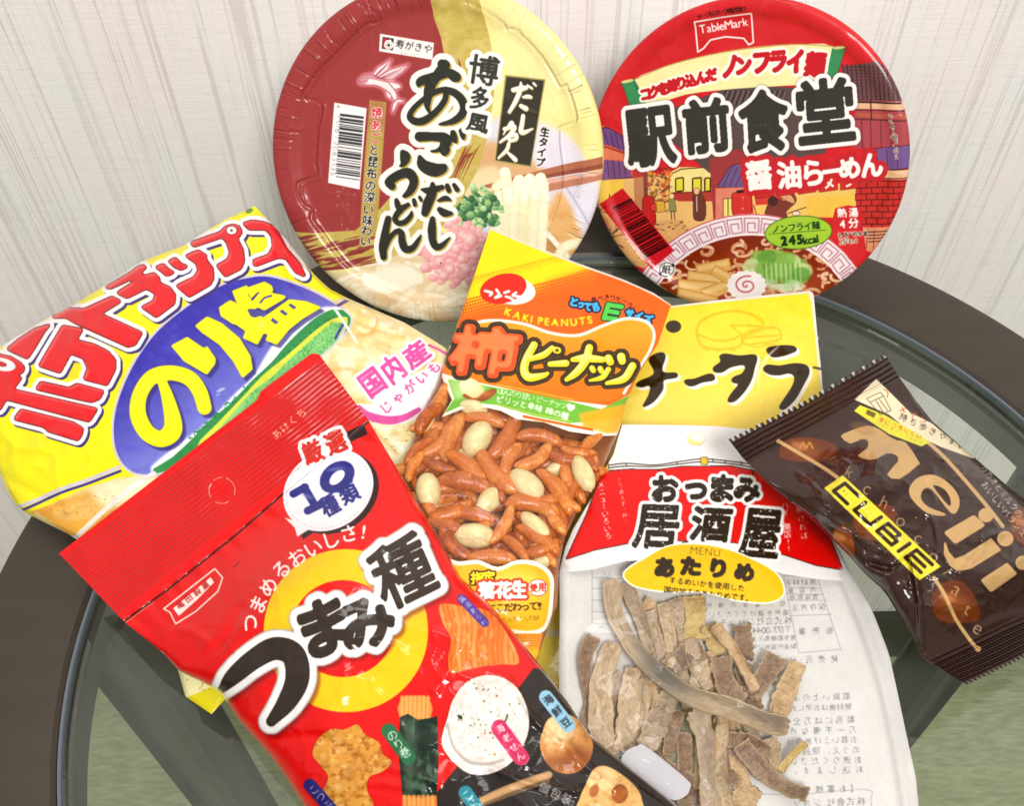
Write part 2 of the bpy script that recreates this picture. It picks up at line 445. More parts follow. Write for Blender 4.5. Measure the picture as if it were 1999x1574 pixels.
def coons(top, right, bottom, left, nu, nv):
    """grid between four traced edges; top and bottom run left to right, left and right run top to bottom"""
    T, B = resample(top, nu), resample(bottom, nu); Lf, R = resample(left, nv), resample(right, nv)
    s = np.linspace(0, 1, nu)[None, :, None]; t = np.linspace(0, 1, nv)[:, None, None]
    return ((1 - t) * T[None] + t * B[None] + (1 - s) * Lf[:, None] + s * R[:, None]
            - ((1 - s) * (1 - t) * T[0] + s * (1 - t) * T[-1] + (1 - s) * t * B[0] + s * t * B[-1]))
def lift(plane, px, h):
    """points seen at px, standing h above the base plane"""
    P = plane.hit(px); d = EYE - P; d = d / np.linalg.norm(d, axis=1)[:, None]
    return P + d * (np.asarray(h) / (d @ plane.n))[:, None]
def crease(px, lines):
    """height added by folds: (points, half width px, height m)"""
    h = np.zeros(len(px))
    for pts, wd, amp in lines:
        p = spline(pts, 6); best = np.full(len(px), 1e9)
        for a, b in zip(p[:-1], p[1:]):
            d = b - a; L = d @ d + 1e-9; t = np.clip(((px - a) @ d) / L, 0, 1)
            best = np.minimum(best, np.hypot(*(px - a - t[:, None] * d).T))
        h += amp * np.exp(-(best / wd) ** 2)
    return h
def grid_normals(V, nv, nu):
    P = V.reshape(nv, nu, 3); n = np.cross(np.gradient(P, axis=1), -np.gradient(P, axis=0)).reshape(-1, 3)
    return n / np.maximum(np.linalg.norm(n, axis=1)[:, None], 1e-12)
def package(name, plane, edges, art, hfun, mat_kw, nu=150, nv=150, alpha='relief', back=-.004, res=.00022, back_mat=None, back_art=None, split=None, teeth=0):
    """one sealed bag: traced outline, puffed front with its print, and a back sheet; split(S, T, px) names each face's part"""
    G = coons(*edges, nu, nv)
    if teeth:                                       # pinking-sheared ends
        for rows in ((0, 1, 2, 3), (nv - 1, nv - 2, nv - 3, nv - 4)):
            d = G[rows[3]] - G[rows[0]]; d = -d / np.hypot(*d.T)[:, None]
            for q, j in enumerate(rows): G[j] += d * ((np.arange(nu) % 6 < 3) * teeth * (1 - q / 4))[:, None]
    px = G.reshape(-1, 2)
    S, T = np.meshgrid(np.linspace(0, 1, nu), np.linspace(0, 1, nv)); S, T = S.ravel(), T.ravel()
    base = plane.hit(px); uv = plane.uv(base)
    lo, hi = uv.min(0) - .002, uv.max(0) + .002
    im = to_image(art, plane, (lo[0], lo[1], hi[0], hi[1]), name + '_print', res, alpha)
    mat = film_mat(name + '_film', im, **mat_kw)
    V = lift(plane, px, hfun(S, T, px))
    tex = (uv - lo) / (hi - lo); nrm = grid_normals(V, nv, nu)
    idx = np.arange(nu * nv).reshape(nv, nu)
    F = np.stack([idx[:-1, :-1], idx[1:, :-1], idx[1:, 1:], idx[:-1, 1:]], 2).reshape(-1, 4)
    root = empty(name, V.mean(0))
    lab = split(S[F].mean(1), T[F].mean(1), px[F].mean(1)) if split else np.array(['front_film'] * len(F))
    for part in dict.fromkeys(lab.tolist()):
        f = F[lab == part]; used, inv = np.unique(f, return_inverse=True)
        o = mesh_obj(part, V[used], inv.reshape(-1, 4), mat, None, True, tex[used])
        o.data.normals_split_custom_set_from_vertices([tuple(map(float, n)) for n in nrm[used]]); adopt(o, root)
    # back sheet: coarser, sagging away from the front, joined to it along the edges
    k = 4; r = list(range(0, nv, k)) + ([nv - 1] if (nv - 1) % k else []); c = list(range(0, nu, k)) + ([nu - 1] if (nu - 1) % k else [])
    sub = idx[np.ix_(r, c)].ravel(); e = np.minimum(1, 12 * (S * (1 - S) * T * (1 - T)))[sub]
    hb = np.minimum(back * e, hfun(S, T, px)[sub] - .0012)
    VB = np.where((e > 1e-6)[:, None], base[sub] + plane.n * hb[:, None], V[sub] - plane.n * .0002)
    j = np.arange(len(r) * len(c)).reshape(len(r), len(c))
    FB = np.stack([j[:-1, :-1], j[:-1, 1:], j[1:, 1:], j[1:, :-1]], 2).reshape(-1, 4)
    if back_art is not None:
        bm = film_mat(name + '_back', to_image(back_art, plane, (lo[0], lo[1], hi[0], hi[1]), name + '_back_print', res, 'op'), rough=.5, crinkle=.1, film=True)
        ob = mesh_obj('back_sheet', VB, FB, bm, None, True, tex[sub])
    else: ob = mesh_obj('back_sheet', VB, FB, back_mat, None, True)
    adopt(ob, root)
    return root
def puff(S, T, a=.5, b=.5):
    return np.clip(4 * S * (1 - S), 0, 1) ** a * np.clip(4 * T * (1 - T), 0, 1) ** b
def lumps(px, cell, seed, octaves=2):
    x = px[:, 0] - px[:, 0].min(); y = px[:, 1] - px[:, 1].min(); w, h = int(x.max()) + 2, int(y.max()) + 2
    n = vnoise(w, h, cell, seed, octaves); return n[y.astype(int), x.astype(int)] - .5
def ridges(px, cell, seed):
    """sharp folds of crumpled film, 0..1"""
    return np.clip(1 - np.abs(lumps(px, cell, seed, 2)) * 5.5, 0, 1) ** 1.5

# ------------------------------------------------------------------ the setting: wall, baseboard, tatami floor
YW, ZF = 0.500, -0.653
def sheet(name, verts, mat):
    o = mesh_obj(name, verts, [(0, 1, 2, 3)], mat, None, False); o['kind'] = 'structure'; return o
m, nt, b, out = nodes('wallpaper'); L = nt.links.new
tc = N(nt, 'ShaderNodeTexCoord')
def stretched(nt, tc, sx, sy, sz, scale, detail, rough=.5, dist=0.0):
    mp = N(nt, 'ShaderNodeMapping'); mp.inputs['Scale'].default_value = (sx, sy, sz); nt.links.new(tc.outputs['Object'], mp.inputs['Vector'])
    n = N(nt, 'ShaderNodeTexNoise', Scale=scale, Detail=detail, Roughness=rough, Distortion=dist); nt.links.new(mp.outputs[0], n.inputs['Vector']); return n
def mathn(nt, op, a, bb=None, clamp=False):
    n = N(nt, 'ShaderNodeMath', operation=op); n.use_clamp = clamp
    for i, v in enumerate((a, bb)):
        if v is None: continue
        if isinstance(v, (int, float)): n.inputs[i].default_value = v
        else: nt.links.new(v, n.inputs[i])
    return n.outputs[0]
big = stretched(nt, tc, 330, 1, 3.6, 1.0, 3.0, .6, .25)      # the long vertical pleats
mid = stretched(nt, tc, 430, 1, 5.0, 1.0, 2.0, .5, .2)
fin = stretched(nt, tc, 700, 1, 14.0, 1.0, 1.0)              # threads between them
wv = stretched(nt, tc, 60, 1, 1150, 1.0, 2.0, .6)            # the fine cross weave
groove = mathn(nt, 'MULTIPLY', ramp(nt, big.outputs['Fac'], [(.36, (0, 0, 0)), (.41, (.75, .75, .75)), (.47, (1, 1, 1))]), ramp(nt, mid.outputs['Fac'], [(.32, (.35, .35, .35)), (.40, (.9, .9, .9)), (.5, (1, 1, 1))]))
hgt = mathn(nt, 'ADD', groove, mathn(nt, 'ADD', mathn(nt, 'MULTIPLY', fin.outputs['Fac'], .45), mathn(nt, 'MULTIPLY', wv.outputs['Fac'], .4)))
tint = stretched(nt, tc, 30, 1, 11, 1.0, 3.0)
hue = ramp(nt, tint.outputs['Fac'], [(.36, (.94, .865, .86)), (.5, (.925, .875, .87)), (.64, (.90, .885, .875))])
mxc = N(nt, 'ShaderNodeMix', data_type='RGBA', blend_type='MULTIPLY'); mxc.inputs[0].default_value = 1.0
weave = ramp(nt, wv.outputs['Fac'], [(.35, (.955, .95, .945)), (.5, (1, 1, 1))])
m2 = N(nt, 'ShaderNodeMix', data_type='RGBA', blend_type='MULTIPLY'); m2.inputs[0].default_value = 1.0; L(hue, m2.inputs[6]); L(weave, m2.inputs[7])
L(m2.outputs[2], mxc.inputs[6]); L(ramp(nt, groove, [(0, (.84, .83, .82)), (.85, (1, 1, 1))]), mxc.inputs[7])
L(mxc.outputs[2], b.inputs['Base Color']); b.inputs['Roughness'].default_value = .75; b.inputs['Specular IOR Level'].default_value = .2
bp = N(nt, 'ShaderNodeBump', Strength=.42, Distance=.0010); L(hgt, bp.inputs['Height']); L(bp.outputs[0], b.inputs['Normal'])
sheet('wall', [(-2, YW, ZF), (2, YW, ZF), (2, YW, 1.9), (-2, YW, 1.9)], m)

m, nt, b, out = nodes('dark_wood_baseboard'); b.inputs['Base Color'].default_value = (.018, .017, .012, 1); b.inputs['Roughness'].default_value = .45
o = mesh_obj('baseboard', [(x, y, z) for x in (-2, 2) for y in (YW - .012, YW - .0005) for z in (ZF + .0005, ZF + .0845)],
             [(0, 1, 3, 2), (4, 6, 7, 5), (0, 4, 5, 1), (1, 5, 7, 3)], m, None, False); o['kind'] = 'structure'

m, nt, b, out = nodes('tatami'); L = nt.links.new; tc = N(nt, 'ShaderNodeTexCoord')
rib = stretched(nt, tc, 70, 300, 1, 1.0, 3.0); pat = stretched(nt, tc, 22, 40, 1, 1.0, 5.0)
f = mathn(nt, 'ADD', mathn(nt, 'MULTIPLY', rib.outputs['Fac'], .6), mathn(nt, 'MULTIPLY', pat.outputs['Fac'], .4))
L(ramp(nt, f, [(.36, (.23, .25, .115)), (.5, (.31, .33, .165)), (.64, (.39, .40, .225))]), b.inputs['Base Color'])
b.inputs['Roughness'].default_value = .8; bp = N(nt, 'ShaderNodeBump', Strength=.4, Distance=.002); L(rib.outputs['Fac'], bp.inputs['Height']); L(bp.outputs[0], b.inputs['Normal'])
sheet('floor', [(-2, -1.6, ZF), (2, -1.6, ZF), (2, YW, ZF), (-2, YW, ZF)], m)

# ------------------------------------------------------------------ round table: dark ring, inset glass, legs
TX, TY, RI, RO = .0461, .1961, .2295, .2740
def lathe(prof, n=160, cx=0.0, cy=0.0, close=False):
    V, F = [], []
    m_ = len(prof)
    for i in range(n):
        a = 2 * math.pi * i / n
        for r, z in prof: V.append((cx + r * math.cos(a), cy + r * math.sin(a), z))
    for i in range(n):
        for k in range(m_ - (0 if close else 1)):
            k2 = (k + 1) % m_
            F.append((i * m_ + k, ((i + 1) % n) * m_ + k, ((i + 1) % n) * m_ + k2, i * m_ + k2))
    return V, F
m, nt, b, out = nodes('dark_stained_wood'); L = nt.links.new; tc = N(nt, 'ShaderNodeTexCoord')
g = stretched(nt, tc, 8, 90, 30, 1.0, 5.0, .6, .4)
L(ramp(nt, g.outputs['Fac'], [(.3, (.042, .032, .023)), (.7, (.050, .039, .029))]), b.inputs['Base Color'])
b.inputs['Roughness'].default_value = .42; b.inputs['Specular IOR Level'].default_value = .35
bp = N(nt, 'ShaderNodeBump', Strength=.12, Distance=.0006); L(g.outputs['Fac'], bp.inputs['Height']); L(bp.outputs[0], b.inputs['Normal'])
wood = m
table = tag(empty('glass_table', (TX, TY, ZF)), 'round dark brown table with an inset glass top under all the snacks', 'table')
V, F = lathe([(RI + .0004, -.0012), (RI + .0022, .0004), (RI + .004, .0008), (RO - .004, .0008), (RO - .001, -.0004), (RO, -.003), (RO, -.026), (RO - .002, -.028),
              (RI + .002, -.028), (RI - .003, -.026), (RI - .003, -.0075), (RI + .0004, -.0075)], 220, TX, TY, True)
o = mesh_obj('rim', V, F, wood, None, True, sharp=25); adopt(o, table)
m, nt, b, out = nodes('clear_table_glass'); L = nt.links.new
tr = N(nt, 'ShaderNodeBsdfTransparent', Color=(.90, .935, .905, 1)); gl = N(nt, 'ShaderNodeBsdfGlossy', Roughness=.015); fr = N(nt, 'ShaderNodeFresnel', IOR=1.5)
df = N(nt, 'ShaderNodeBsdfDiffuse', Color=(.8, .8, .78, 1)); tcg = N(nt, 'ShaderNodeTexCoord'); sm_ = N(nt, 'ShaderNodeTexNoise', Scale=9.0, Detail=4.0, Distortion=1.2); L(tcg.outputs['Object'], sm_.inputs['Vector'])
dm = N(nt, 'ShaderNodeMixShader'); L(mathn(nt, 'MULTIPLY', front_only(nt, ramp(nt, sm_.outputs['Fac'], [(.3, (.04, .04, .04)), (.7, (.10, .10, .10))])), 1.0), dm.inputs[0]); L(tr.outputs[0], dm.inputs[1]); L(df.outputs[0], dm.inputs[2])   # diffuse white painted in for reflected haze, patchy like dust and wiping marks
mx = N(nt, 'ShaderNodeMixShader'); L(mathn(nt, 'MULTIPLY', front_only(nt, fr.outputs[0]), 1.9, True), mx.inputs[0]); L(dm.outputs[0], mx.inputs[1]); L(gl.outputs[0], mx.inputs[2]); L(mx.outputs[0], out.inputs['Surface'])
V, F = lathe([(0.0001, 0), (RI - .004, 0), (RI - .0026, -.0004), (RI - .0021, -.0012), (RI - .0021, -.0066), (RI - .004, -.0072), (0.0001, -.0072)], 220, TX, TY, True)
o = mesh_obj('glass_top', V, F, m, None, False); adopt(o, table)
m, nt, b, out = nodes('grey_gasket'); b.inputs['Base Color'].default_value = (.11, .13, .16, 1); b.inputs['Roughness'].default_value = .25
V, F = lathe([(RI - .0020, -.0014), (RI - .0014, -.0004), (RI - .0002, -.0004), (RI + .0002, -.0016), (RI + .0002, -.004), (RI - .0020, -.004)], 220, TX, TY, True)
o = mesh_obj('gasket', V, F, m, None, True, sharp=40); adopt(o, table)
def leg_mesh(az, rad, w1, w2):
    a = math.radians(az); c = np.array([TX + rad * math.cos(a), TY + rad * math.sin(a)]); r = np.array([math.cos(a), math.sin(a)]); t = np.array([-r[1], r[0]])
    V = []
    for z, k in ((-.028, 1.0), (ZF + .002, .92)):
        for i, j in ((-1, -1), (1, -1), (1, 1), (-1, 1)):
            for ii, jj in (((i * .72, j), (i, j * .72)) if i * j > 0 else ((i, j * .72), (i * .72, j))):
                q = c + r * ii * w1 / 2 * k + t * jj * w2 / 2 * k; V.append((*q, z))
    F = [(i, (i + 1) % 8, 8 + (i + 1) % 8, 8 + i) for i in range(8)] + [tuple(range(7, -1, -1)), tuple(range(8, 16))]
    return V, F
for az, rad, w1, w2 in ((172, .240, .034, .040), (52, .240, .030, .034), (21, .240, .034, .034), (-67, .240, .034, .036)):
    V, F = leg_mesh(az, rad, w1, w2); o = mesh_obj('leg', V, F, wood, None, False); adopt(o, table)

# ------------------------------------------------------------------ the two noodle bowls, lying on their sides against the wall
paper, nt, b, out = nodes('white_bowl_card'); b.inputs['Base Color'].default_value = (.78, .76, .72, 1); b.inputs['Roughness'].default_value = .4
def bowl(name, C, n, R, depth, rb, art, mat_kw, prof, label, group, rimcol):
    C = np.array(C); P = Plane(C, n)
    root = tag(empty(name, C - P.n * depth), label, 'noodle bowl', group)
    na, rr = 180, np.array(prof)
    uv = [(0.0, 0.0)]; hh = [rr[0, 1]]
    for r, h in rr[1:]:
        for i in range(na):
            a = 2 * math.pi * i / na; uv.append((R * r * math.cos(a), R * r * math.sin(a))); hh.append(h)
    uv = np.array(uv); hh = np.array(hh)
    lo, hi = np.array([-R, -R]) * 1.01, np.array([R, R]) * 1.01
    im = to_image(art, P, (lo[0], lo[1], hi[0], hi[1]), name + '_print', .00020)
    V = P.pt(uv) + hh[:, None] * P.n
    F = [(0, 1 + i, 1 + (i + 1) % na) for i in range(na)]
    for k in range(len(rr) - 2):
        a, c = 1 + k * na, 1 + (k + 1) * na
        F += [(a + i, c + i, c + (i + 1) % na, a + (i + 1) % na) for i in range(na)]
    o = mesh_obj('lid', V, F, film_mat(name + '_lid', im, **mat_kw), None, True, (uv - lo) / (hi - lo)); adopt(o, root)
    pr = [(R * .992, -.0032), (R * 1.0, -.0036), (R * .985, -.0065), (R * .955, -.0085), (rb * 1.12, -depth + .01), (rb, -depth), (rb * .9, -depth + .003), (.0001, -depth + .003)]
    V2, F2 = lathe(pr, 120); V2 = np.array(V2); V2 = P.pt(V2[:, :2]) + V2[:, 2:] * P.n
    o = mesh_obj('bowl_body', V2, [f[::-1] for f in F2], rimcol, None, True); adopt(o, root)
    return root
B1C, B1N, B1R = (-.03608, .41321, .07605), (-.09087, -.85332, .51341), .0837
B2C, B2N, B2R = (.11510, .40527, .07588), (-.35099, -.85440, .38316), .0776

# ------------------------------------------------------------------ printed lids and bags
def art_udon():
    A = Art(500, -40, 1200, 660, '#9b3c3c'); rs = np.random.RandomState(3)
    A.view(2.46, 500, 0)
    A.poly([(830, -110), (1800, -110), (1800, 1640), (300, 1640), (150, 1200), (300, 1300), (700, 1150)], '#eadf92')
    A.poly([(1140, 250), (1180, 0), (1500, 0), (1640, 500), (1400, 560), (1100, 660)], '#efe6a6', soft=40, al=.7)
    # white bowl, hot broth and chopsticks on the cream side
    A.poly([(1090, 620), (1240, 560), (1480, 640), (1600, 800), (1660, 980), (1580, 1260), (1300, 1500), (1000, 1400), (1030, 900)], '#ded8e4', sm=6, soft=14)
    A.poly([(1080, 700), (1180, 690), (1330, 780), (1400, 860), (1130, 900), (1040, 880)], '#d6a878', sm=6, soft=16)
    A.poly([(1040, 830), (1150, 800), (1180, 900), (1130, 1040), (960, 1020), (930, 940)], '#ecd2a4', sm=6, soft=12)
    A.poly([(1420, 960), (1480, 940), (1570, 1160), (1540, 1300), (1380, 1330), (1350, 1180)], '#e2b071', sm=6, soft=12)
    A.poly([(1400, 1130), (1470, 1180), (1420, 1290), (1360, 1290)], '#c79357', sm=5, soft=14)
    for q in range(8):
        x, y = rs.uniform(1390, 1560), rs.uniform(990, 1280); A.ell(x, y, rs.uniform(14, 40), rs.uniform(8, 22), rs.choice(['#f7dcae', '#d79c58', '#f3cf95']), rs.uniform(-60, 60), .7, 8)
    A.brush([(1480, 890), (1560, 1010), (1620, 1120)], '#b8b0cc', 9, soft=2)
    A.brush([(1376, 1105), (1450, 1180), (1500, 1240)], '#f8efdc', 26, soft=3); A.brush([(1372, 1130), (1440, 1200), (1490, 1262)], '#a98960', 9, soft=3)
    A.tube([(1440, 1260), (1480, 1190), (1545, 1170), (1600, 1200)], 52, '#fbf1cf', '#d9bd84')
    A.poly([(1090, 892), (1290, 838), (1480, 790), (1664, 752), (1664, 812), (1490, 842), (1300, 872), (1110, 906)], '#b06a4e')
    A.poly([(1380, 842), (1664, 786), (1664, 806), (1380, 860)], '#8c4a38', soft=3)
    A.poly([(1300, 886), (1480, 850), (1664, 818), (1664, 862), (1480, 906), (1310, 940)], '#bd7c62'); A.poly([(1300, 886), (1664, 820), (1664, 834), (1310, 902)], '#e3b199', soft=3)
    A.poly([(1134, 915), (1185, 905), (1190, 935), (1136, 940)], '#97563f')
    # lifted noodles
    A.poly([(1140, 950), (1150, 930), (1230, 900), (1390, 860), (1398, 1000), (1380, 1300), (1360, 1500), (1150, 1500), (1140, 1150)], '#efe6be', sm=4)
    for x0, x1, x2, hi in ((1160, 1165, 1180, '#f6f0d2'), (1196, 1196, 1205, '#f0e8c2'), (1240, 1232, 1226, '#f4edca'), (1290, 1280, 1268, '#eee5ba'), (1336, 1330, 1310, '#f3ecc8'), (1378, 1376, 1352, '#f6f0d0')):
        A.tube([(x0, 930), (x1, 1100), (x2, 1480)], 44, hi, '#ddd09c', al=.9, pw=.5)
    for x, y in ((1262, 868), (1312, 862), (1364, 858)): A.tube([(x - 24, y + 90), (x - 12, y + 10), (x + 8, y), (x + 22, y + 100)], 42, '#fbf6de', '#dccf9b')
    A.tube([(1192, 830), (1200, 880), (1212, 960)], 56, '#fbf7e0', '#d8c890'); A.tube([(1150, 900), (1175, 880), (1205, 870)], 44, '#f6efce', '#dccd98')
    # lower noodles
    A.poly([(60, 1270), (180, 1300), (420, 1310), (600, 1230), (900, 1220), (1120, 1150), (1160, 1700), (100, 1700)], '#e6cfa4', sm=4, soft=8)
    for q in range(46):
        x, y = rs.uniform(420, 1130), rs.uniform(1280, 1570); a = rs.normal(.25, .35); l = rs.uniform(60, 190); w = rs.uniform(28, 46)
        A.tube([(x - l / 2 * math.cos(a), y - l / 2 * math.sin(a)), (x, y - rs.uniform(5, 30)), (x + l / 2 * math.cos(a), y + l / 2 * math.sin(a))], w, rs.choice(['#fcf4de', '#f8ecd0', '#f4e4c2']), rs.choice(['#d9b988', '#e2c79c']), al=.85)
    for x, y, r, c in ((640, 1440, 40, '#d9a878'), (600, 1430, 60, '#e2bd8e'), (850, 1450, 50, '#e8c79a'), (700, 1500, 40, '#dcb27c'), (880, 1520, 70, '#e0b983')): A.ell(x, y, r, r * .4, c, 20, .65, 10)
    A.poly([(520, 1330), (640, 1290), (760, 1300), (800, 1350), (700, 1390), (560, 1400)], '#faf0d8', sm=5, soft=8)
    # spring onion and pink pearls
    for q in range(190):
        x, y = rs.normal(1060, 66), rs.normal(1010, 62)
        if (x - 1060) ** 2 / 140 ** 2 + (y - 1010) ** 2 / 115 ** 2 > 1: continue
        r = rs.uniform(11, 20); c = rs.randint(4)
        A.ball(x, y, r, r * rs.uniform(.7, 1), ['#a9cf8a', '#6fa368', '#d6e8b4', '#4f8452'][c], ['#5f9457', '#2f5a3a', '#8fb676', '#27483a'][c], rs.uniform(0, 180))
        if q % 3 == 0: A.ell(x, y, r * .42, r * .3, '#3d6b42', 0, .7, 2)
    for q in range(420):
        x, y = rs.normal(975, 105), rs.normal(1210, 80)
        if (x - 960) ** 2 / 185 ** 2 + (y - 1215) ** 2 / 160 ** 2 > 1: continue
        r = rs.uniform(13, 24); A.ball(x, y, r, r * rs.uniform(.8, 1), rs.choice(['#fbd3d0', '#f6b8b8', '#f9c6c2']), rs.choice(['#d8767c', '#e08a8c', '#e79a98']), rs.uniform(0, 180))
    for x, y, r in ((1030, 1160, 34), (960, 1200, 26), (880, 1262, 28), (985, 1250, 22), (930, 1300, 24), (1010, 1300, 22), (900, 1330, 25), (810, 1290, 26), (945, 1140, 24), (1050, 1230, 27)):
        A.ball(x, y, r, r * .94, '#fcd9d5', '#d9757c')
    A.ell(884, 1268, 4, 4, '#5a2530')
    # red ground and gold sweep
    A.poly([(-100, -150), (815, -150), (850, 80), (885, 180), (900, 260), (900, 420), (830, 680), (720, 870), (600, 1030), (480, 1110), (150, 1110), (-100, 1110)], '#9b3c3c')
    G = A.m_poly([(820, -150), (1030, -150), (1080, 30), (1120, 180), (1138, 300), (1140, 450), (1115, 640), (1060, 820), (985, 960), (900, 1080), (760, 1190), (600, 1260), (450, 1290), (330, 1300), (200, 1240), (60, 1108),
                  (300, 1120), (470, 1110), (560, 1040), (700, 880), (830, 660), (900, 430), (905, 280), (885, 180), (850, 80)])
    A.put(G, '#c3ad57'); A.clip_to(G)
    A.speck(G, '#d9c77c', 60, .45, .7, 4, .5); A.speck(G, '#ae9440', 14, .55, .75, 5, .3, 2, (3, 1))
    for q in range(70):
        x, y = rs.uniform(110, 480), rs.uniform(1150, 1310); l = rs.uniform(30, 200)
        A.brush([(x, y, 1), (x + l * .5, y - l * .10, rs.uniform(5, 22)), (x + l, y - l * .24, 1)], '#8f3a3c', sm=3, al=.85)
    for q in range(9):
        x = rs.uniform(950, 1030); A.brush([(x + 60, 660 + rs.uniform(0, 90), 1), (x + 20, 760, rs.uniform(3, 8)), (x - 30, 870, 1)], '#8a3a30', sm=3)
    A.brush([(968, 280, 2), (975, 310, 8), (985, 340, 2)], '#8a3a30')
    A.clip_to()
    # strip with the side text
    A.poly([(540, 480), (622, 490), (575, 1120), (490, 1190), (500, 1000)], '#b79c50'); A.poly([(540, 480), (622, 490), (612, 620), (528, 620)], '#a84a4c', al=.45, soft=20)
    A.view(4.372, 660, 60)
    A.run('と昆布の深い', (298, 1020), (250, 1530), 100, '#33302a', vert=True, bold=3.5, out=[(7, '#f4f0e8')]); A.run('味わい', (246, 1625), (226, 1800), 98, '#33302a', vert=True, bold=3.5, out=[(7, '#f4f0e8')])
    A.run('焼あご', (322, 700), (308, 915), 100, '#d03440', vert=True, bold=3.5, out=[(7, '#f4f0e8')])
    # maker's plate
    A.poly([(350, 22), (812, 100), (798, 246), (342, 172)], '#f1ece8'); A.poly([(372, 48), (468, 64), (460, 166), (364, 150)], '#2e2a2a'); A.poly([(376, 54), (410, 60), (404, 150), (370, 144)], '#b8283a')
    A.ell(424, 118, 40, 40, '#efe9e6'); A.ell(424, 120, 24, 24, '#efe9e6', out=[(4, '#2e2a2a')]); A.ell(424, 120, 12, 12, '#2e2a2a'); A.poly([(395, 80), (440, 70), (450, 84), (400, 96)], '#efe9e6')
    A.run('寿がきや', (520, 112), (760, 152), 84, '#33302e', bold=2.5); A.run('Sugakiya Foods', (494, 174), (776, 218), 40, '#4a4642', bold=.8)
    # flying fish drawn in line
    body = [(165, 430), (200, 385), (265, 370), (340, 395), (420, 440), (470, 500), (495, 560), (480, 605), (450, 560), (400, 505), (320, 465), (240, 460), (185, 455)]
    wing1 = [(285, 375), (330, 315), (450, 240), (415, 330), (320, 400)]; wing2 = [(320, 405), (440, 330), (600, 285), (540, 350), (450, 415), (370, 410)]
    tail = [(478, 590), (520, 585), (570, 605), (505, 612), (490, 640), (455, 712), (455, 650)]; fin = [(420, 435), (500, 450), (530, 480), (470, 495)]; fin2 = [(400, 505), (440, 540), (440, 580), (410, 560)]
    M = A.union([A.m_poly(p, 4) for p in (body, fin, fin2)] + [A.m_poly(p) for p in (wing1, wing2, tail)])
    A.put(A.soft(A.grow(M, 14), 12), '#ee9aa4', .95); A.put(M, '#f0dfe0')
    for p in (body, fin, fin2): A.brush(p + p[:1], '#8f3440', 4, sm=4)
    for p in (wing1, wing2, tail): A.brush(p + p[:1], '#8f3440', 4, sm=0)
    for k in range(6): A.brush([(300 + 4 * k, 385), (445 - k * 14, 250 + k * 16)], '#9c4450', 2.5, sm=0); A.brush([(340 + k * 6, 405), (590 - k * 26, 292 + k * 22)], '#9c4450', 2.5, sm=0)
    A.poly([(165, 430), (200, 385), (265, 370), (330, 392), (420, 440), (340, 425), (260, 410), (240, 440), (200, 455)], '#b35560', sm=3, al=.6); A.ell(222, 405, 12, 12, '#f0e0e0', out=[(4, '#7a2a36')]); A.ell(222, 405, 5, 5, '#4a1a22'); A.brush([(168, 432), (200, 436)], '#7a2a36', 4)
    # main title, brushed
    DK, WH, GD = '#33342e', '#f4f1ea', '#bfa44a'
    T = []
    T += [[(680, 470, 20), (700, 430, 70), (800, 400, 80), (930, 360, 70), (990, 390, 86), (1010, 400, 60)], [(880, 280, 70), (900, 300, 90), (840, 380, 80), (780, 470, 84), (760, 560, 70), (755, 640, 44), (770, 690, 20)],
          [(920, 510, 44), (900, 600, 46), (820, 700, 50), (720, 770, 60), (640, 770, 56), (605, 725, 46), (650, 650, 40), (760, 560, 40), (880, 505, 46), (990, 530, 60), (1060, 610, 64), (1060, 700, 64), (980, 770, 50), (860, 800, 14)]]
    T += [[(690, 905, 80), (800, 905, 70), (900, 915, 80), (920, 960, 76), (850, 1020, 30), (790, 1030, 12)], [(900, 960, 70), (905, 1020, 80), (900, 1050, 40)], [(975, 870, 40), (985, 920, 54), (1000, 950, 22)], [(1045, 855, 36), (1058, 890, 44), (1064, 925, 16)],
          [(690, 1080, 30), (720, 1150, 90), (810, 1190, 110), (880, 1180, 80), (900, 1160, 40)]]
    T += [[(545, 1040, 40), (565, 1080, 84), (550, 1140, 40), (520, 1160, 10)], [(450, 1330, 60), (430, 1290, 70), (520, 1230, 74), (600, 1220, 80), (640, 1290, 70), (610, 1370, 60), (560, 1415, 30)]]
    A.strokes(T, DK, out=[(56, WH)])
    T2 = []
    A.view(4.372, 660, 300)
    T2 += [[(800, 260, 30), (800, 330, 70), (760, 430, 80), (735, 510, 60)], [(710, 310, 20), (780, 320, 60), (880, 290, 40)], [(925, 275, 36), (940, 320, 40)], [(985, 270, 32), (1010, 310, 40)], [(850, 405, 20), (910, 385, 44), (955, 400, 16)], [(860, 480, 40), (900, 510, 62), (960, 515, 30)]]
    T2 += [[(800, 560, 40), (795, 640, 66), (800, 740, 60), (830, 800, 56), (880, 790, 44), (930, 740, 20), (950, 720, 8)]]
    T2 += [[(490, 400, 30), (500, 440, 46), (510, 480, 30)], [(590, 440, 34), (530, 480, 50), (480, 550, 44), (500, 595, 40), (560, 590, 44), (610, 540, 36), (622, 500, 14)], [(640, 400, 30), (650, 440, 34)], [(690, 375, 24), (702, 402, 24)]]
    T2 += [[(420, 560, 50), (395, 680, 62), (375, 800, 66), (380, 890, 50)], [(385, 830, 40), (430, 730, 40), (490, 670, 40), (530, 680, 50), (540, 760, 60), (570, 820, 60), (630, 810, 50), (680, 740, 30), (700, 700, 8)]]
    A.style(A.union([A.m_brush(p) for p in T2]), DK, out=[(46, WH)])
    A.style(A.union([A.m_brush(p) for p in T2]), DK, bold=4, sh=(12, 10, GD, 0, 0))
    A.view(4.372, 660, 60)
    A.style(A.union([A.m_brush(p) for p in T]), DK, bold=5, sh=(14, 12, GD, 0, 0))
    A.view(2.46, 500, 0)
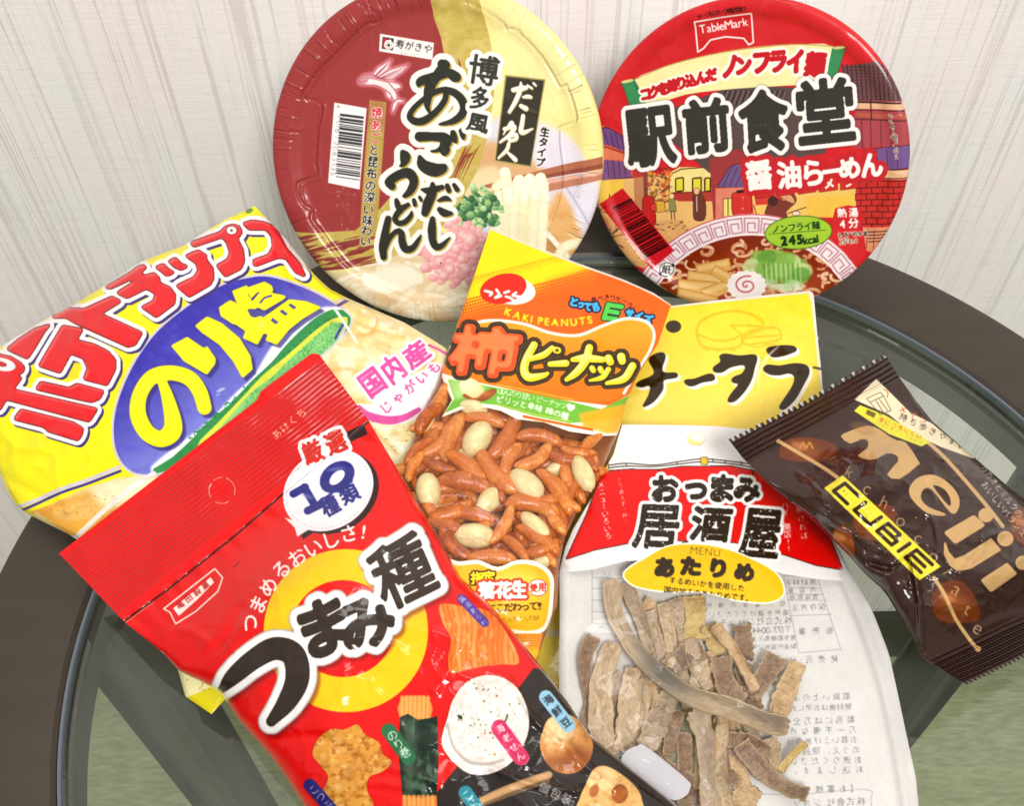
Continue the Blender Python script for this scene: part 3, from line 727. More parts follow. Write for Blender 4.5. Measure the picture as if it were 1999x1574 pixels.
    # 博多風
    A.view(4.372, 660, 60); A.glyphs([('博', 1240, 335, 250, 250, 8), ('多', 1205, 575, 150, 190, 8), ('風', 1190, 790, 180, 150, 12)], '#3a3a34', bold=7, out=[(38, WH)])
    A.view(4.63, 880, 120)
    A.poly([(488, 118), (855, 160), (722, 960), (392, 905)], '#a89a58'); A.poly([(500, 135), (840, 172), (716, 946), (402, 892)], '#3b362c')
    D = [[(560, 255, 40), (640, 240, 50), (680, 235, 30)], [(630, 190, 20), (625, 250, 40), (580, 360, 40), (525, 455, 30)], [(690, 215, 22), (730, 240, 22)], [(745, 195, 22), (765, 215, 20)], [(650, 320, 20), (690, 315, 36), (720, 320, 30)], [(630, 400, 36), (675, 425, 46)],
         [(650, 490, 36), (640, 560, 40), (630, 630, 44), (660, 640, 40), (740, 605, 10)], [(545, 560, 50), (500, 610, 20), (470, 660, 10)], [(480, 610, 34), (570, 590, 40), (530, 660, 34), (440, 730, 20)], [(500, 690, 26), (580, 660, 36), (585, 700, 34), (530, 715, 28), (520, 690, 24)],
         [(520, 740, 30), (500, 800, 34), (425, 875, 18)], [(505, 820, 20), (550, 860, 36), (580, 890, 40)]]
    A.strokes(D, '#f2eee2', sh=(6, 8, '#b8a868', 0, 0))
    A.run('生タイプ', (848, 640), (805, 915), 92, '#33312c', vert=True, bold=5, out=[(12, '#efeaea')]); A.run('湯切り口', (1172, 1030), (1138, 1205), 62, '#4a4848', vert=True, bold=1, out=[(7, '#efe9ec')])
    # barcode plate and small print
    A.view(2.46, 500, 0)
    A.poly([(370, 492), (526, 520), (492, 912), (340, 880)], '#f2eeee')
    A.barcode([(398, 545), (378, 855), (492, 872), (512, 560)], '#3a3a3c', 5, 80)
    for q, t in zip(('4', '901677', '063335'), ((392, 512, 392, 513), (400, 560, 378, 690), (376, 715, 366, 835))): A.run(q, t[:2], t[2:], 42, '#3c3c3e', spin=0, bold=.5)
    A.run('「あごとびうおだし」は', (470, 915), (452, 1140), 24, '#f0dcdc', vert=True, bold=.3); A.run('九州北部を中心に親し', (442, 912), (430, 1130), 24, '#f0dcdc', vert=True, bold=.3)
    A.run('まれ、上品なコク深さ', (415, 905), (402, 1100), 24, '#f0dcdc', vert=True, bold=.3); A.run('が特徴です。', (392, 905), (382, 1010), 24, '#f0dcdc', vert=True, bold=.3)
    # embossed steps of the lid
    E1 = [(500, 20), (590, 70), (575, 110), (520, 120), (400, 240), (300, 340), (225, 450), (240, 480), (310, 500), (290, 620), (280, 780), (285, 850), (200, 880), (215, 970), (265, 1010), (262, 1050), (300, 1100), (420, 1260), (560, 1370), (760, 1450)]
    E2 = [(1010, 10), (1100, 50), (1190, 110), (1200, 140), (1260, 150), (1380, 280), (1460, 420), (1490, 410), (1530, 520), (1530, 590), (1450, 620), (1460, 760), (1465, 900), (1420, 1050), (1390, 1120)]
    for E in (E1, E2):
        M = A.m_brush(E, 14, 2); q = A.soft(M, 5); A.put((q[0], q[1], q[2]), '#000000', 0.0, hg=-.42)
        M = A.m_brush([(x + 12, y + 6) for x, y in E], 10, 2); q = A.soft(M, 4); A.put(q, '#000000', 0.0, hg=.26)
    # shrink film gathered over the rim
    for q in range(95):
        a = rs.uniform(-.3, 6.0); r0, r1 = rs.uniform(.84, .93), rs.uniform(.96, 1.01); c = (862, 744)
        A.put(A.soft(A.m_brush([(c[0] + 797 * r0 * math.cos(a), c[1] + 815 * r0 * math.sin(a), 2), (c[0] + 797 * r1 * math.cos(a + rs.normal(0, .02)), c[1] + 815 * r1 * math.sin(a), rs.uniform(3, 7))], None, 0), 1.5), '#000000', 0.0, hg=rs.choice([-.4, .4]))
    A.hg += .10 * (np.clip(1 - np.abs(vnoise(A.w, A.h, 90, 41, 3) - .5) * 7, 0, 1) ** 2)
    return A
def art_ramen():
    A = Art(1130, -40, 1800, 640, '#d0262c'); rs = np.random.RandomState(5)
    A.view(2.539, 1140, 0)
    INK = '#4a2320'
    def ln(p, w=4, c=INK, sm=0): A.brush(p, c, w, sm=sm)
    R = A.m_ell(760, 720, 860, 900)
    A.put(R, '#cf282d')
    for k in range(14): A.speck(R, '#b81c24' if k % 2 else '#de4040', 90, .5, .85, k, .16, 2)
    # street scene: sky, houses left and right
    A.poly([(-60, 600), (95, 620), (215, 680), (240, 800), (240, 1100), (-60, 1100)], '#d8574a')
    A.poly([(60, 640), (110, 630), (215, 690), (235, 770), (120, 720), (60, 715)], '#6f4b86'); A.poly([(60, 715), (200, 770), (215, 800), (60, 790)], '#dc7a58'); A.poly([(80, 790), (210, 805), (235, 880), (85, 895)], '#7a5488')
    for x in range(90, 230, 28): ln([(x - 6, 795), (x + 4, 890)], 3)
    for x in range(75, 210, 26): ln([(x, 640 + (x - 75) * .35), (x + 18, 716 + (x - 75) * .3)], 3)
    ln([(60, 640), (110, 630), (215, 690)], 5); ln([(60, 716), (235, 772)], 4); ln([(80, 895), (240, 882)], 5)
    A.poly([(40, 895), (240, 885), (420, 860), (640, 850), (660, 1110), (420, 1180), (200, 1260), (40, 1100)], '#e6b672'); A.poly([(60, 900), (190, 895), (200, 960), (80, 1000)], '#ecc64e')
    A.poly([(0, 1060), (300, 1100), (480, 1090), (520, 1140), (300, 1330), (60, 1260)], '#d9a468'); A.poly([(30, 1060), (120, 1080), (150, 1250), (60, 1250)], '#d98a62')
    A.poly([(420, 860), (470, 830), (640, 830), (640, 960), (420, 960)], '#ead88a'); A.poly([(420, 955), (640, 950), (640, 1000), (470, 1000), (420, 985)], '#b13a34')
    for x, w in ((455, 46), (540, 50), (600, 30)): A.poly([(x, 890), (x + w * .7, 886), (x + w * .7, 945), (x, 948)], '#dcd33c', out=[(4, '#efe6b0'), (8, INK)])
    ln([(418, 870), (480, 840), (640, 828)], 5); ln([(418, 960), (640, 950)], 4); ln([(420, 860), (420, 990)], 4)
    A.poly([(240, 700), (300, 690), (320, 820), (305, 1120), (250, 1120)], '#9c4a40', al=.5); A.brush([(300, 830), (305, 1000)], '#84443a', 20, sm=0)
    for q in range(60):
        x, y = rs.uniform(320, 430), rs.uniform(830, 1000); A.ell(x, y, rs.uniform(5, 14), rs.uniform(5, 12), rs.choice(['#d9742e', '#e6a93c', '#b4402c', '#7d5a2c']), 0, .8)
    for q in range(26):
        x, y = rs.uniform(320, 420), rs.uniform(830, 1050); ln([(x, y), (x + rs.normal(0, 14), y + rs.normal(0, 14)), (x + rs.normal(0, 16), y + rs.normal(0, 14))], 2.5, sm=3)
    A.poly([(290, 985), (340, 980), (345, 1010), (350, 1110), (300, 1130)], '#c22b2b', sm=3, out=[(4, INK)]); A.ell(345, 1030, 18, 18, '#d8433c', out=[(4, INK)]); A.poly([(355, 1000), (395, 1000), (400, 1050), (360, 1055)], '#dca83c', out=[(3, INK)])
    A.poly([(540, 960), (560, 945), (580, 960), (600, 1010), (595, 1090), (545, 1090), (540, 1030)], '#6b3a30', sm=3, out=[(3, INK)]); A.ell(556, 950, 14, 16, '#e7b48a', out=[(3, INK)]); ln([(556, 975), (558, 1050)], 4, '#e8ded2'); A.poly([(420, 990), (445, 985), (455, 1050), (420, 1050)], '#8d8a52', out=[(3, INK)]); A.ell(432, 975, 12, 13, '#efcf9c', out=[(3, INK)])
    ln([(430, 1050), (432, 1090)], 4); ln([(445, 1050), (448, 1090)], 4)
    for q in range(24): x, y = rs.uniform(340, 520), rs.uniform(1095, 1150); ln([(x, y), (x + 12, y - 1)], 2.5)
    for q in range(12): x = rs.uniform(90, 190); y = rs.uniform(960, 1230); ln([(x, y), (x + rs.normal(0, 26), y + rs.normal(0, 22)), (x + rs.normal(0, 30), y + rs.normal(0, 30))], 3, sm=3)
    # middle house and the stall
    A.poly([(430, 540), (700, 440), (960, 430), (1180, 440), (1200, 760), (620, 860), (430, 700)], '#5a4a48'); A.poly([(620, 790), (760, 740), (800, 760), (800, 1110), (640, 1100)], '#9a3a3c')
    for x in range(700, 1000, 26): ln([(x, 450), (x - 26, 520)], 6, '#342a2c'); ln([(x + 13, 452), (x - 13, 520)], 3, '#8a7670')
    A.poly([(660, 930), (720, 830), (800, 800), (790, 930)], '#6b5486', out=[(4, INK)])
    for x in (690, 720, 750): ln([(x, 925), (x + 40, 830)], 3)
    A.poly([(650, 935), (800, 930), (830, 960), (830, 1080), (650, 1110)], '#d9806a'); A.poly([(690, 990), (735, 985), (735, 1080), (690, 1085)], '#ead878', out=[(4, INK)]); ln([(712, 988), (712, 1082)], 4)
    A.poly([(830, 960), (1000, 940), (1370, 900), (1360, 1060), (1240, 1080), (840, 1080)], '#e7bf68'); A.poly([(1090, 985), (1335, 965), (1330, 1080), (1110, 1080)], '#e9bd4e'); A.poly([(840, 960), (990, 950), (980, 1010), (850, 1020)], '#cf4038')
    A.poly([(740, 960), (800, 950), (825, 970), (828, 1050), (800, 1075), (745, 1070), (733, 1040), (733, 980)], '#cc3632', sm=2, out=[(4, INK)]); A.poly([(755, 945), (790, 942), (790, 958), (755, 960)], '#3a2622'); A.run('ラーメン', (782, 985), (784, 1060), 26, '#f0dccb', vert=True, bold=1)
    A.poly([(900, 1075), (915, 1010), (950, 985), (1000, 1000), (1030, 960), (1050, 1000), (1000, 1050), (1000, 1080)], '#7a3a34', sm=3, out=[(3, INK)]); A.ell(935, 1000, 26, 24, '#4a2b28'); A.poly([(950, 960), (1000, 950), (1040, 990), (1030, 1010)], '#d99a76', sm=3, out=[(3, INK)])
    A.ell(1050, 1060, 18, 10, '#e8d9c4', out=[(3, INK)]); ln([(1010, 1060), (1100, 1030)], 4); ln([(840, 1020), (860, 1090)], 4)
    # right-hand house
    A.poly([(1280, 330), (1460, 300), (1600, 480), (1560, 510), (1370, 500), (1270, 470)], '#6f4a4c')
    for x in range(1290, 1580, 22):
        ln([(x - 10, 320), (x + 4, 505)], 5, '#3a2a2e')
        for y in range(330, 500, 16): ln([(x - 6, y), (x + 10, y + 4)], 3, '#4a3438')
    A.poly([(1340, 500), (1620, 500), (1630, 720), (1340, 740)], '#a84850'); A.poly([(1340, 505), (1590, 505), (1590, 545), (1340, 540)], '#e0b08a'); A.poly([(1350, 560), (1600, 570), (1600, 590), (1350, 580)], '#b45a48')
    for x in (1375, 1420, 1470, 1520): ln([(x, 595), (x + 4, 735)], 4, '#5f2a34')
    ln([(1420, 500), (1424, 590)], 6); ln([(1340, 545), (1600, 550)], 5); ln([(1340, 592), (1605, 600)], 5); ln([(1280, 505), (1570, 512)], 8, '#2e2022')
    A.poly([(1400, 745), (1610, 720), (1620, 830), (1420, 850)], '#72558c', out=[(4, INK)])
    for x in (1450, 1500, 1550): ln([(x, 745), (x + 6, 835)], 3)
    A.poly([(1400, 850), (1620, 840), (1610, 890), (1390, 890)], '#e8b890'); ln([(1390, 890), (1620, 882)], 5); ln([(1400, 850), (1620, 838)], 4)
    A.poly([(1345, 900), (1620, 888), (1600, 1130), (1350, 1130)], '#c0322e')
    for r, y in enumerate(range(905, 1140, 30)):
        ln([(1345, y), (1620, y - 10)], 4, '#4a1c1c')
        for x in range(1345 + (r % 2) * 26, 1620, 54): ln([(x, y), (x + 1, y + 27)], 4, '#4a1c1c')
    A.poly([(1380, 1130), (1600, 1120), (1500, 1290), (1400, 1240)], '#d88a68')
    for y in (1150, 1166, 1182, 1198): ln([(1410, y), (1540, y - 6)], 5, '#38302c')
    for x in (1405, 1440): ln([(x, 1140), (x - 6, 1230)], 3)
    for k, ch in enumerate(('ラ', '', 'ー', 'メ', 'ン')):
        x = 890 + k * 105; A.poly([(x - 40, 985 - k * 10), (x + 50, 972 - k * 10), (x + 52, 900 - k * 8), (x - 40, 910 - k * 8)], '#c8302e', out=[(3, INK)])
        if ch: A.glyphs([(ch, x + 8, 940 - k * 9, 44, 44, -6)], '#f3e4d8', bold=4)
    # soup bowl with the key-pattern rim
    A.ell(830, 1680, 640, 618, '#ece0e4'); A.ell(830, 1680, 636, 612, '#ece0e4', out=[(6, '#c8444c')])
    for k in range(-9, 11):
        a = math.radians(-90 + k * 8.1); rr = 1.0
        def P(r, t): return (830 + 640 * r * math.cos(a + t), 1680 + 612 * r * math.sin(a + t))
        c = '#b98092'
        A.brush([P(.975, -.06), P(.975, .058), P(.86, .06), P(.86, -.035), P(.935, -.035), P(.935, .028), P(.89, .028)], c, 7, sm=0); A.brush([P(.86, -.06), P(.975, -.06)], c, 7, sm=0)
    S = A.m_ell(830, 1700, 545, 530); A.put(S, '#7f2b1c'); A.clip_to(S)
    A.put(A.soft(A.m_ell(830, 1640, 470, 390), 30), '#96391f')
    for q in range(150):
        x, y = rs.uniform(330, 1370), rs.uniform(1200, 1540); l = rs.uniform(20, 60); a0 = rs.uniform(0, 6.3)
        p = [(x + l * math.cos(a0 + t) * (1 - t * .1), y + l * .55 * math.sin(a0 + t)) for t in np.linspace(0, rs.uniform(1.5, 4), 6)]
        A.tube(p, rs.uniform(12, 20), rs.choice(['#e8b488', '#d99668', '#f0cba6']), '#7d3a22', al=.9)
    A.clip_to()
    for x, y, w, h, a in ((640, 1330, 170, 60, -12), (600, 1390, 180, 66, 8), (560, 1430, 190, 70, 4), (660, 1440, 160, 60, -20), (690, 1370, 120, 50, 30), (560, 1480, 200, 60, 14)):
        A.box(x, y, w, h, a, '#d8a55a', out=[(3, '#9a6428')]); A.box(x, y - h * .15, w * .9, h * .4, a, '#ecc98c', al=.6)
    for q in range(26):
        x, y = rs.uniform(790, 1080), rs.uniform(1270, 1400); A.poly([(x - 46, y + 20), (x - 20, y - 30), (x + 40, y - 24), (x + 50, y + 22), (x, y + 36)], rs.choice(['#9fc26a', '#7fb04c', '#c4d896', '#5f9a3c']), sm=4, al=.8, soft=3)
    for x in range(890, 1080, 24): A.brush([(x, 1310), (x + 6, 1400)], '#4f8a34', 7, al=.7, soft=2); A.brush([(x + 11, 1310), (x + 15, 1400)], '#d4e4a4', 5, al=.7, soft=2)
    for q in range(14): A.ell(rs.uniform(920, 1080), rs.uniform(1400, 1440), 26, 14, rs.choice(['#dce8c8', '#a9c890']), 0, .7, 4)
    t = np.linspace(0, 2 * math.pi, 60); w = 1 + .045 * np.cos(t * 16)
    A.poly(list(zip(804 + 96 * np.cos(t) * w, 1418 + 72 * np.sin(t) * w)), '#f2ebe6', sm=3, out=[(4, '#cbb6a6')])
    u = np.linspace(.6, 3.6 * math.pi, 40); A.brush(list(zip(804 + (u * 5.4) * np.cos(u), 1418 + (u * 4.2) * np.sin(u))), '#cf6a74', 9)
    # barcode plate and recycling mark
    A.poly([(76, 1012), (188, 935), (445, 1245), (335, 1335)], '#c8242a')
    A.barcode([(133, 1042), (283, 1278), (410, 1200), (222, 975)][:4] if False else [(140, 1030), (306, 1290), (420, 1228), (232, 985)], '#2a1214', 8, 84)
    A.run('4', (105, 1025), (106, 1026), 34, '#3a1416', bold=.5); A.run('901520', (140, 1062), (215, 1180), 36, '#3a1416', bold=.5); A.run('114511', (232, 1205), (300, 1305), 36, '#3a1416', bold=.5)
    A.ell(408, 1338, 44, 42, '#efe8e6'); A.ell(408, 1338, 33, 31, '#efe8e6', out=[(5, '#2c2a2a')]); A.run('紙', (407, 1338), (408, 1338.2), 50, '#2c2a2a', bold=1.5); A.poly([(436, 1306), (452, 1322), (430, 1326)], '#2c2a2a'); A.poly([(380, 1370), (366, 1352), (386, 1350)], '#2c2a2a')
    # maker's mark
    W = '#f6ecea'
    A.run('テーブルマーク株式会社', (572, 82), (790, 42), 33, '#30201e', bold=1.6, bend=4)
    A.brush([(548, 108), (690, 84), (828, 66), (838, 210), (815, 222), (790, 190), (700, 182), (625, 198), (590, 240), (562, 258), (548, 108)], W, 8, sm=0)
    A.run('TableMark', (585, 142), (798, 106), 62, W, bold=1.8, sx=.95)
    # scroll
    A.poly([(270, 505), (240, 400), (420, 325), (640, 270), (850, 238), (1050, 222), (1235, 232), (1215, 400), (1000, 425), (760, 440), (500, 470), (330, 530)], '#ece6a6', sm=3); A.brush([(240, 398), (420, 323), (640, 268), (850, 234), (1050, 220), (1235, 230)], '#b5a45a', 5)
    A.poly([(185, 405), (245, 392), (300, 530), (230, 540)], '#3d8a58', sm=0, out=[(3, '#1d4a34')]); A.poly([(1232, 240), (1296, 232), (1250, 380), (1198, 392)], '#3d8a58', out=[(3, '#1d4a34')])
    A.poly([(240, 395), (262, 420), (310, 525), (290, 530)], '#2b6a44', soft=3); A.ell(214, 402, 30, 8, '#d8d690', -10); A.ell(1264, 236, 30, 8, '#d8d690', -6)
    RD = '#c3242c'
    A.glyphs([('コ', 303, 470, 42, 48, -14), ('ク', 345, 455, 42, 56, -14), ('を', 390, 440, 46, 56, -13), ('練', 435, 425, 50, 58, -13), ('り', 480, 412, 36, 56, -12), ('込', 528, 398, 50, 58, -12), ('ん', 580, 385, 48, 56, -11), ('だ', 630, 372, 50, 58, -10)], RD, bold=6, out=[(11, '#fbf4e6')], shear=.1)
    A.glyphs([('ノ', 720, 330, 60, 96, -8), ('ン', 790, 325, 66, 76, -7), ('フ', 878, 312, 74, 90, -6), ('ラ', 960, 305, 74, 96, -5), ('イ', 1045, 305, 70, 104, -4), ('麺', 1145, 318, 92, 116, 2)], RD, bold=9, out=[(15, '#fbf4e6')], shear=.12)
    # big title
    L = [('駅', 325, 680, 230, 270, -8), ('前', 605, 625, 215, 250, -6), ('食', 888, 600, 230, 290, -5), ('堂', 1195, 550, 270, 300, -6)]
    M = A.union([A.m_seg(A.seg_glyph(*g, shear=.03)) for g in L]); q = A.grow(M, 12.5, .8, 1.15)
    ox, oy, m = q; n = vnoise(m.shape[1], m.shape[0], 14, 4, 2)
    A.put(A.soft(A.grow(q, 26), 6), '#3a2a28', .35); A.put(A.grow(q, 22), '#f4f1ee'); A.put(q, '#3a3834')
    A.glyphs([('醤', 865, 870, 120, 140, -5), ('油', 1015, 868, 110, 130, -4), ('ら', 1135, 858, 86, 118, -4), ('ー', 1228, 850, 86, 20, -8), ('め', 1315, 835, 96, 96, -6), ('ん', 1425, 820, 100, 110, -6)], '#f7efec', bold=7, out=[(26, '#bf2a30')])
    # green badge and notes
    A.ell(1062, 1155, 164, 80, '#9fc63a', -4, out=[(5, '#2f5a1e')]); A.run('ノンフライ麺', (950, 1138), (1148, 1120), 44, '#1f4220', bold=2); A.brush([(915, 1163), (1198, 1143)], '#2f5a1e', 3, sm=0)
    A.run('245', (990, 1196), (1068, 1188), 62, '#1f3a1c', bold=5); A.run('kcal', (1098, 1194), (1156, 1184), 56, '#1f3a1c', bold=2.5)
    A.poly([(1245, 1035), (1370, 1030), (1372, 1130), (1250, 1136)], '#c62c30', sm=2); A.run('熱湯', (1278, 1058), (1335, 1056), 50, '#f6eae6', bold=2.5); A.run('4分', (1280, 1112), (1335, 1108), 54, '#f6eae6', bold=3)
    A.run('お湯の目安量', (1270, 1168), (1394, 1160), 27, '#342a28', bold=1.4, out=[(5, '#e8c8b4')]); A.run('350ml', (1270, 1200), (1350, 1194), 42, '#342a28', bold=1, out=[(5, '#e8c8b4')])
    A.run('ここまで開ける↓', (1520, 560), (1550, 775), 34, '#3a2a2a', vert=True, bold=1.2, out=[(5, '#e9d2cc')])
    A.hg += .22 * (np.clip(1 - np.abs(vnoise(A.w, A.h, 120, 42, 3) - .5) * 7, 0, 1) ** 2)
    return A
def art_kaki():
    A = Art(720, 420, 1330, 1330, '#d9823c'); rs = np.random.RandomState(6); A.op[:] = 0.03
    A.view(2.249, 640, 430)
    H = A.m_poly([(700, -10), (1540, 340), (1540, 560), (1380, 760), (1300, 945), (1200, 948), (1060, 928), (950, 888), (830, 874), (760, 838), (700, 824), (600, 826), (500, 866), (545, 790), (500, 690), (500, 600)])
    A.put(H, '#f0641c', op=1.0); A.clip_to(H)
    A.poly([(560, -20), (1560, -20), (1560, 210), (1170, 205), (980, 262), (800, 300), (540, 360)], '#f6d800')
    for i in range(-6, 60):                      # halftone edge between yellow and orange
        for j in range(9):
            x = 560 + i * 11.5 + j * 3; y = 352 - i * 2.9 + (j - 3.5) * 13
            r = 6.2 - abs(j - 0) * .55
            if r > .8 and x < 1180: A.ell(x, y + 20, r, r, '#f6d800')
            if j < 4: A.ell(x + 6, y - 36 - j * 4, 4.2 - j * .8, 4.2 - j * .8, '#e8941c')
    A.poly([(980, 262), (1170, 205), (1560, 210), (1560, 420), (1300, 420), (1050, 470), (820, 430)], '#ee5f1e', soft=20, al=.6)
    A.ell(798, 305, 114, 64, '#f6f0ea', 8); A.ell(770, 300, 104, 64, '#e02a20', -14)
    A.strokes([[(690, 310), (720, 318), (712, 330)], [(740, 305), (752, 325), (735, 340), (760, 332)], [(782, 335), (800, 340)], [(775, 318), (795, 312)], [(826, 318), (812, 330), (845, 336)], [(806, 345), (818, 352)], [(835, 342), (846, 350)]], '#f6ece6', 12, sm=3)
    A.run('KAKI PEANUTS', (792, 402), (1150, 436), 46, '#f4dc22', bold=2.5, bend=-26)
    BL = '#45b4e8'
    A.glyphs([('と', 1082, 358, 30, 36, 6), ('っ', 1110, 372, 22, 22, 8), ('て', 1142, 380, 32, 32, 8), ('も', 1178, 380, 30, 38, 10)], BL, bold=4, out=[(8, '#2c2038')], shear=.1)
    A.glyphs([('サ', 1325, 410, 34, 34, 6), ('イ', 1364, 420, 30, 34, 8), ('ズ', 1405, 432, 42, 34, 10)], BL, bold=4, out=[(8, '#2c2038')], shear=.15)
    A.strokes([[(1232, 370), (1212, 430)], [(1236, 372), (1290, 380)], [(1226, 398), (1272, 406)], [(1214, 428), (1266, 434)]], '#54c850', 20, sm=0, out=[(6, '#24402a')])
    A.run('食べきり!ビールに', (1168, 350), (1352, 390), 30, '#4a1a14', bold=1.6, bend=28)
    # title panel with its white line
    P = [(520, 600), (560, 510), (640, 455), (730, 440), (860, 455), (980, 495), (1100, 505), (1210, 462), (1310, 432), (1395, 445), (1432, 495), (1415, 570), (1360, 660), (1300, 760), (1210, 800), (1000, 780), (760, 730), (560, 690), (505, 660)]
    M = A.m_poly(P, 4); A.put(M, lambda X, Y: rgb('#f8a02a') * (1 - np.clip((Y - 480) / 260, 0, 1))[..., None] + rgb('#ee7414') * np.clip((Y - 480) / 260, 0, 1)[..., None] + 0 * X[..., None])
    A.clip_to(H); A.brush(P[:14], '#f7efe2', 13)
    # green ribbon
    A.poly([(440, 650), (560, 690), (1000, 785), (1240, 815), (1330, 760), (1330, 960), (430, 960)], '#f1ede0')
    A.poly([(528, 700), (700, 728), (900, 762), (1080, 800), (1200, 830), (1340, 760), (1340, 866), (1200, 880), (1060, 892), (900, 858), (740, 812), (620, 800), (512, 848), (556, 782)], '#6db23c'); A.poly([(528, 700), (700, 728), (690, 745), (560, 790)], '#a8d47a', soft=8)
    A.brush([(740, 722), (900, 752), (1080, 790)], '#d8d24a', 3); A.brush([(740, 806), (900, 850), (1070, 884)], '#d8d24a', 3)
    A.poly([(1100, 850), (1340, 800), (1340, 930), (1220, 936), (1120, 905)], '#f0a828', al=.9, soft=4)
    A.poly([(700, 815), (800, 860), (950, 880), (1080, 920), (1220, 945), (1320, 930), (1320, 960), (700, 960)], '#f3efe6', sm=3)
    A.brush([(860, 862), (960, 882), (1080, 905), (1160, 920)], '#e8641c', 12)
    A.run('ほんのり甘い ピーナッツ♥', (758, 752), (1062, 822), 33, '#f4f4ea', bold=1.2, bend=4); A.run('ピリッと辛味 柿の種', (755, 786), (1040, 860), 36, '#f4f4ea', bold=1.6, bend=4)
    A.ball(632, 742, 62, 42, '#f2ecc2', '#cdbb74', 40); A.ball(700, 768, 46, 18, '#c4713c', '#7e3a1c', -30); A.brush([(600, 770), (640, 790), (680, 778)], '#9c522c', 16)
    # title lettering
    OL = '#2f2a20'
    L = A.union([A.m_seg(A.seg_glyph('柿', 690, 575, 280, 200, 4, shear=.12))]); L = A.grow(L, 17, .95, 1.05)
    NU = [[(905, 548, 34), (872, 610, 36), (862, 660, 38), (885, 690, 38), (945, 682, 26), (965, 672, 16)], [(890, 610, 22), (950, 590, 30), (985, 560, 22)], [(1002, 570, 30), (1010, 572, 30)], [(975, 632, 24), (1045, 628, 32)],
          [(1075, 612, 22), (1130, 606, 36), (1205, 612, 28)], [(1148, 560, 34), (1130, 620, 36), (1090, 670, 34), (1048, 700, 20)], [(1160, 650, 26), (1166, 660, 24)], [(1196, 652, 26), (1200, 662, 24)], [(1232, 655, 24), (1205, 690, 24), (1150, 704, 12)],
          [(1232, 608, 38), (1240, 622, 34)], [(1288, 600, 38), (1292, 618, 34)], [(1338, 640, 34), (1300, 696, 34), (1225, 716, 18)]]
    K = A.union([A.m_brush(p) for p in NU])
    for q in (L, K): A.put(A.grow(q, 19), OL)
    for q in (L, K): A.put(A.grow(q, 13), '#e9893a', .35); A.put(A.grow(q, 10), OL)
    A.put(L, '#e9532a'); A.put(A.soft((max(0, L[0] - 3), max(0, L[1] - 3), erode(L[2], 8)), 2), '#f58c50', .8)
    A.put(K, '#eed52c'); A.put(A.soft((max(0, K[0] - 2), max(0, K[1] - 3), erode(K[2], 5)), 2), '#f9f08c', .9)
    A.ell(1006, 571, 7, 6, OL)
    A.clip_to()
    # clear margins and the top edge
    A.view()
    A.brush([(952, 438), (1027, 470), (1129, 510), (1218, 542), (1276, 568), (1316, 592)], '#efe9e2', 15, op=.75, al=.95)
    # seal of origin on the lower film
    A.view(2.63, 580, 1070)
    S = [(700, 60), (830, 70), (930, 62), (1030, 98), (1130, 62), (1240, 74), (1312, 140), (1318, 240), (1300, 380), (1250, 440), (1150, 448), (1000, 420), (700, 420)]
    M = A.m_poly(S, 4); A.put(M, '#f6efe2', op=1.0); I = [(700, 85), (830, 92), (930, 84), (1030, 120), (1130, 84), (1230, 96), (1292, 150), (1298, 240), (1280, 370), (1240, 418), (1150, 426), (1000, 400), (700, 400)]
    M = A.m_poly(I, 4); A.put(M, '#f0b22a', op=1.0); A.put(A.soft(A.m_ell(1120, 200, 140, 80), 30), '#f8d65a', .8)
    A.poly([(1130, 440), (1262, 440), (1240, 540), (1200, 640), (1120, 560)], '#e9762a', op=1.0)
    for i in range(12):
        for j in range(9): A.ell(1140 + i * 13, 446 + j * 13, 3.5, 3.5, '#f6d24a')
    A.poly([(1150, 520), (1250, 520), (1215, 620), (1160, 620)], '#f0c82c', op=1.0, al=.7, soft=10)
    A.glyphs([('指', 925, 155, 66, 62, 0), ('定', 985, 150, 60, 62, 0)], '#f1dd2a', bold=4, out=[(9, '#4a2a14')])
    A.glyphs([('落', 975, 218, 84, 84, 0), ('花', 1062, 216, 80, 84, 0), ('生', 1140, 212, 70, 84, 0)], '#fbf4ea', bold=6, out=[(13, '#c8402a')])
    A.ell(1236, 205, 48, 40, '#fbf4ea', out=[(5, '#d0382a')]); A.glyphs([('使', 1214, 205, 40, 44, 0), ('用', 1258, 203, 38, 44, 0)], '#d0382a', bold=2.5)
    A.run('にこだわって!!', (1000, 310), (1250, 298), 50, '#4a3420', bold=2.6); A.run('ガス充てん包装', (1062, 372), (1232, 358), 34, '#4a3420', bold=.8)
    return A
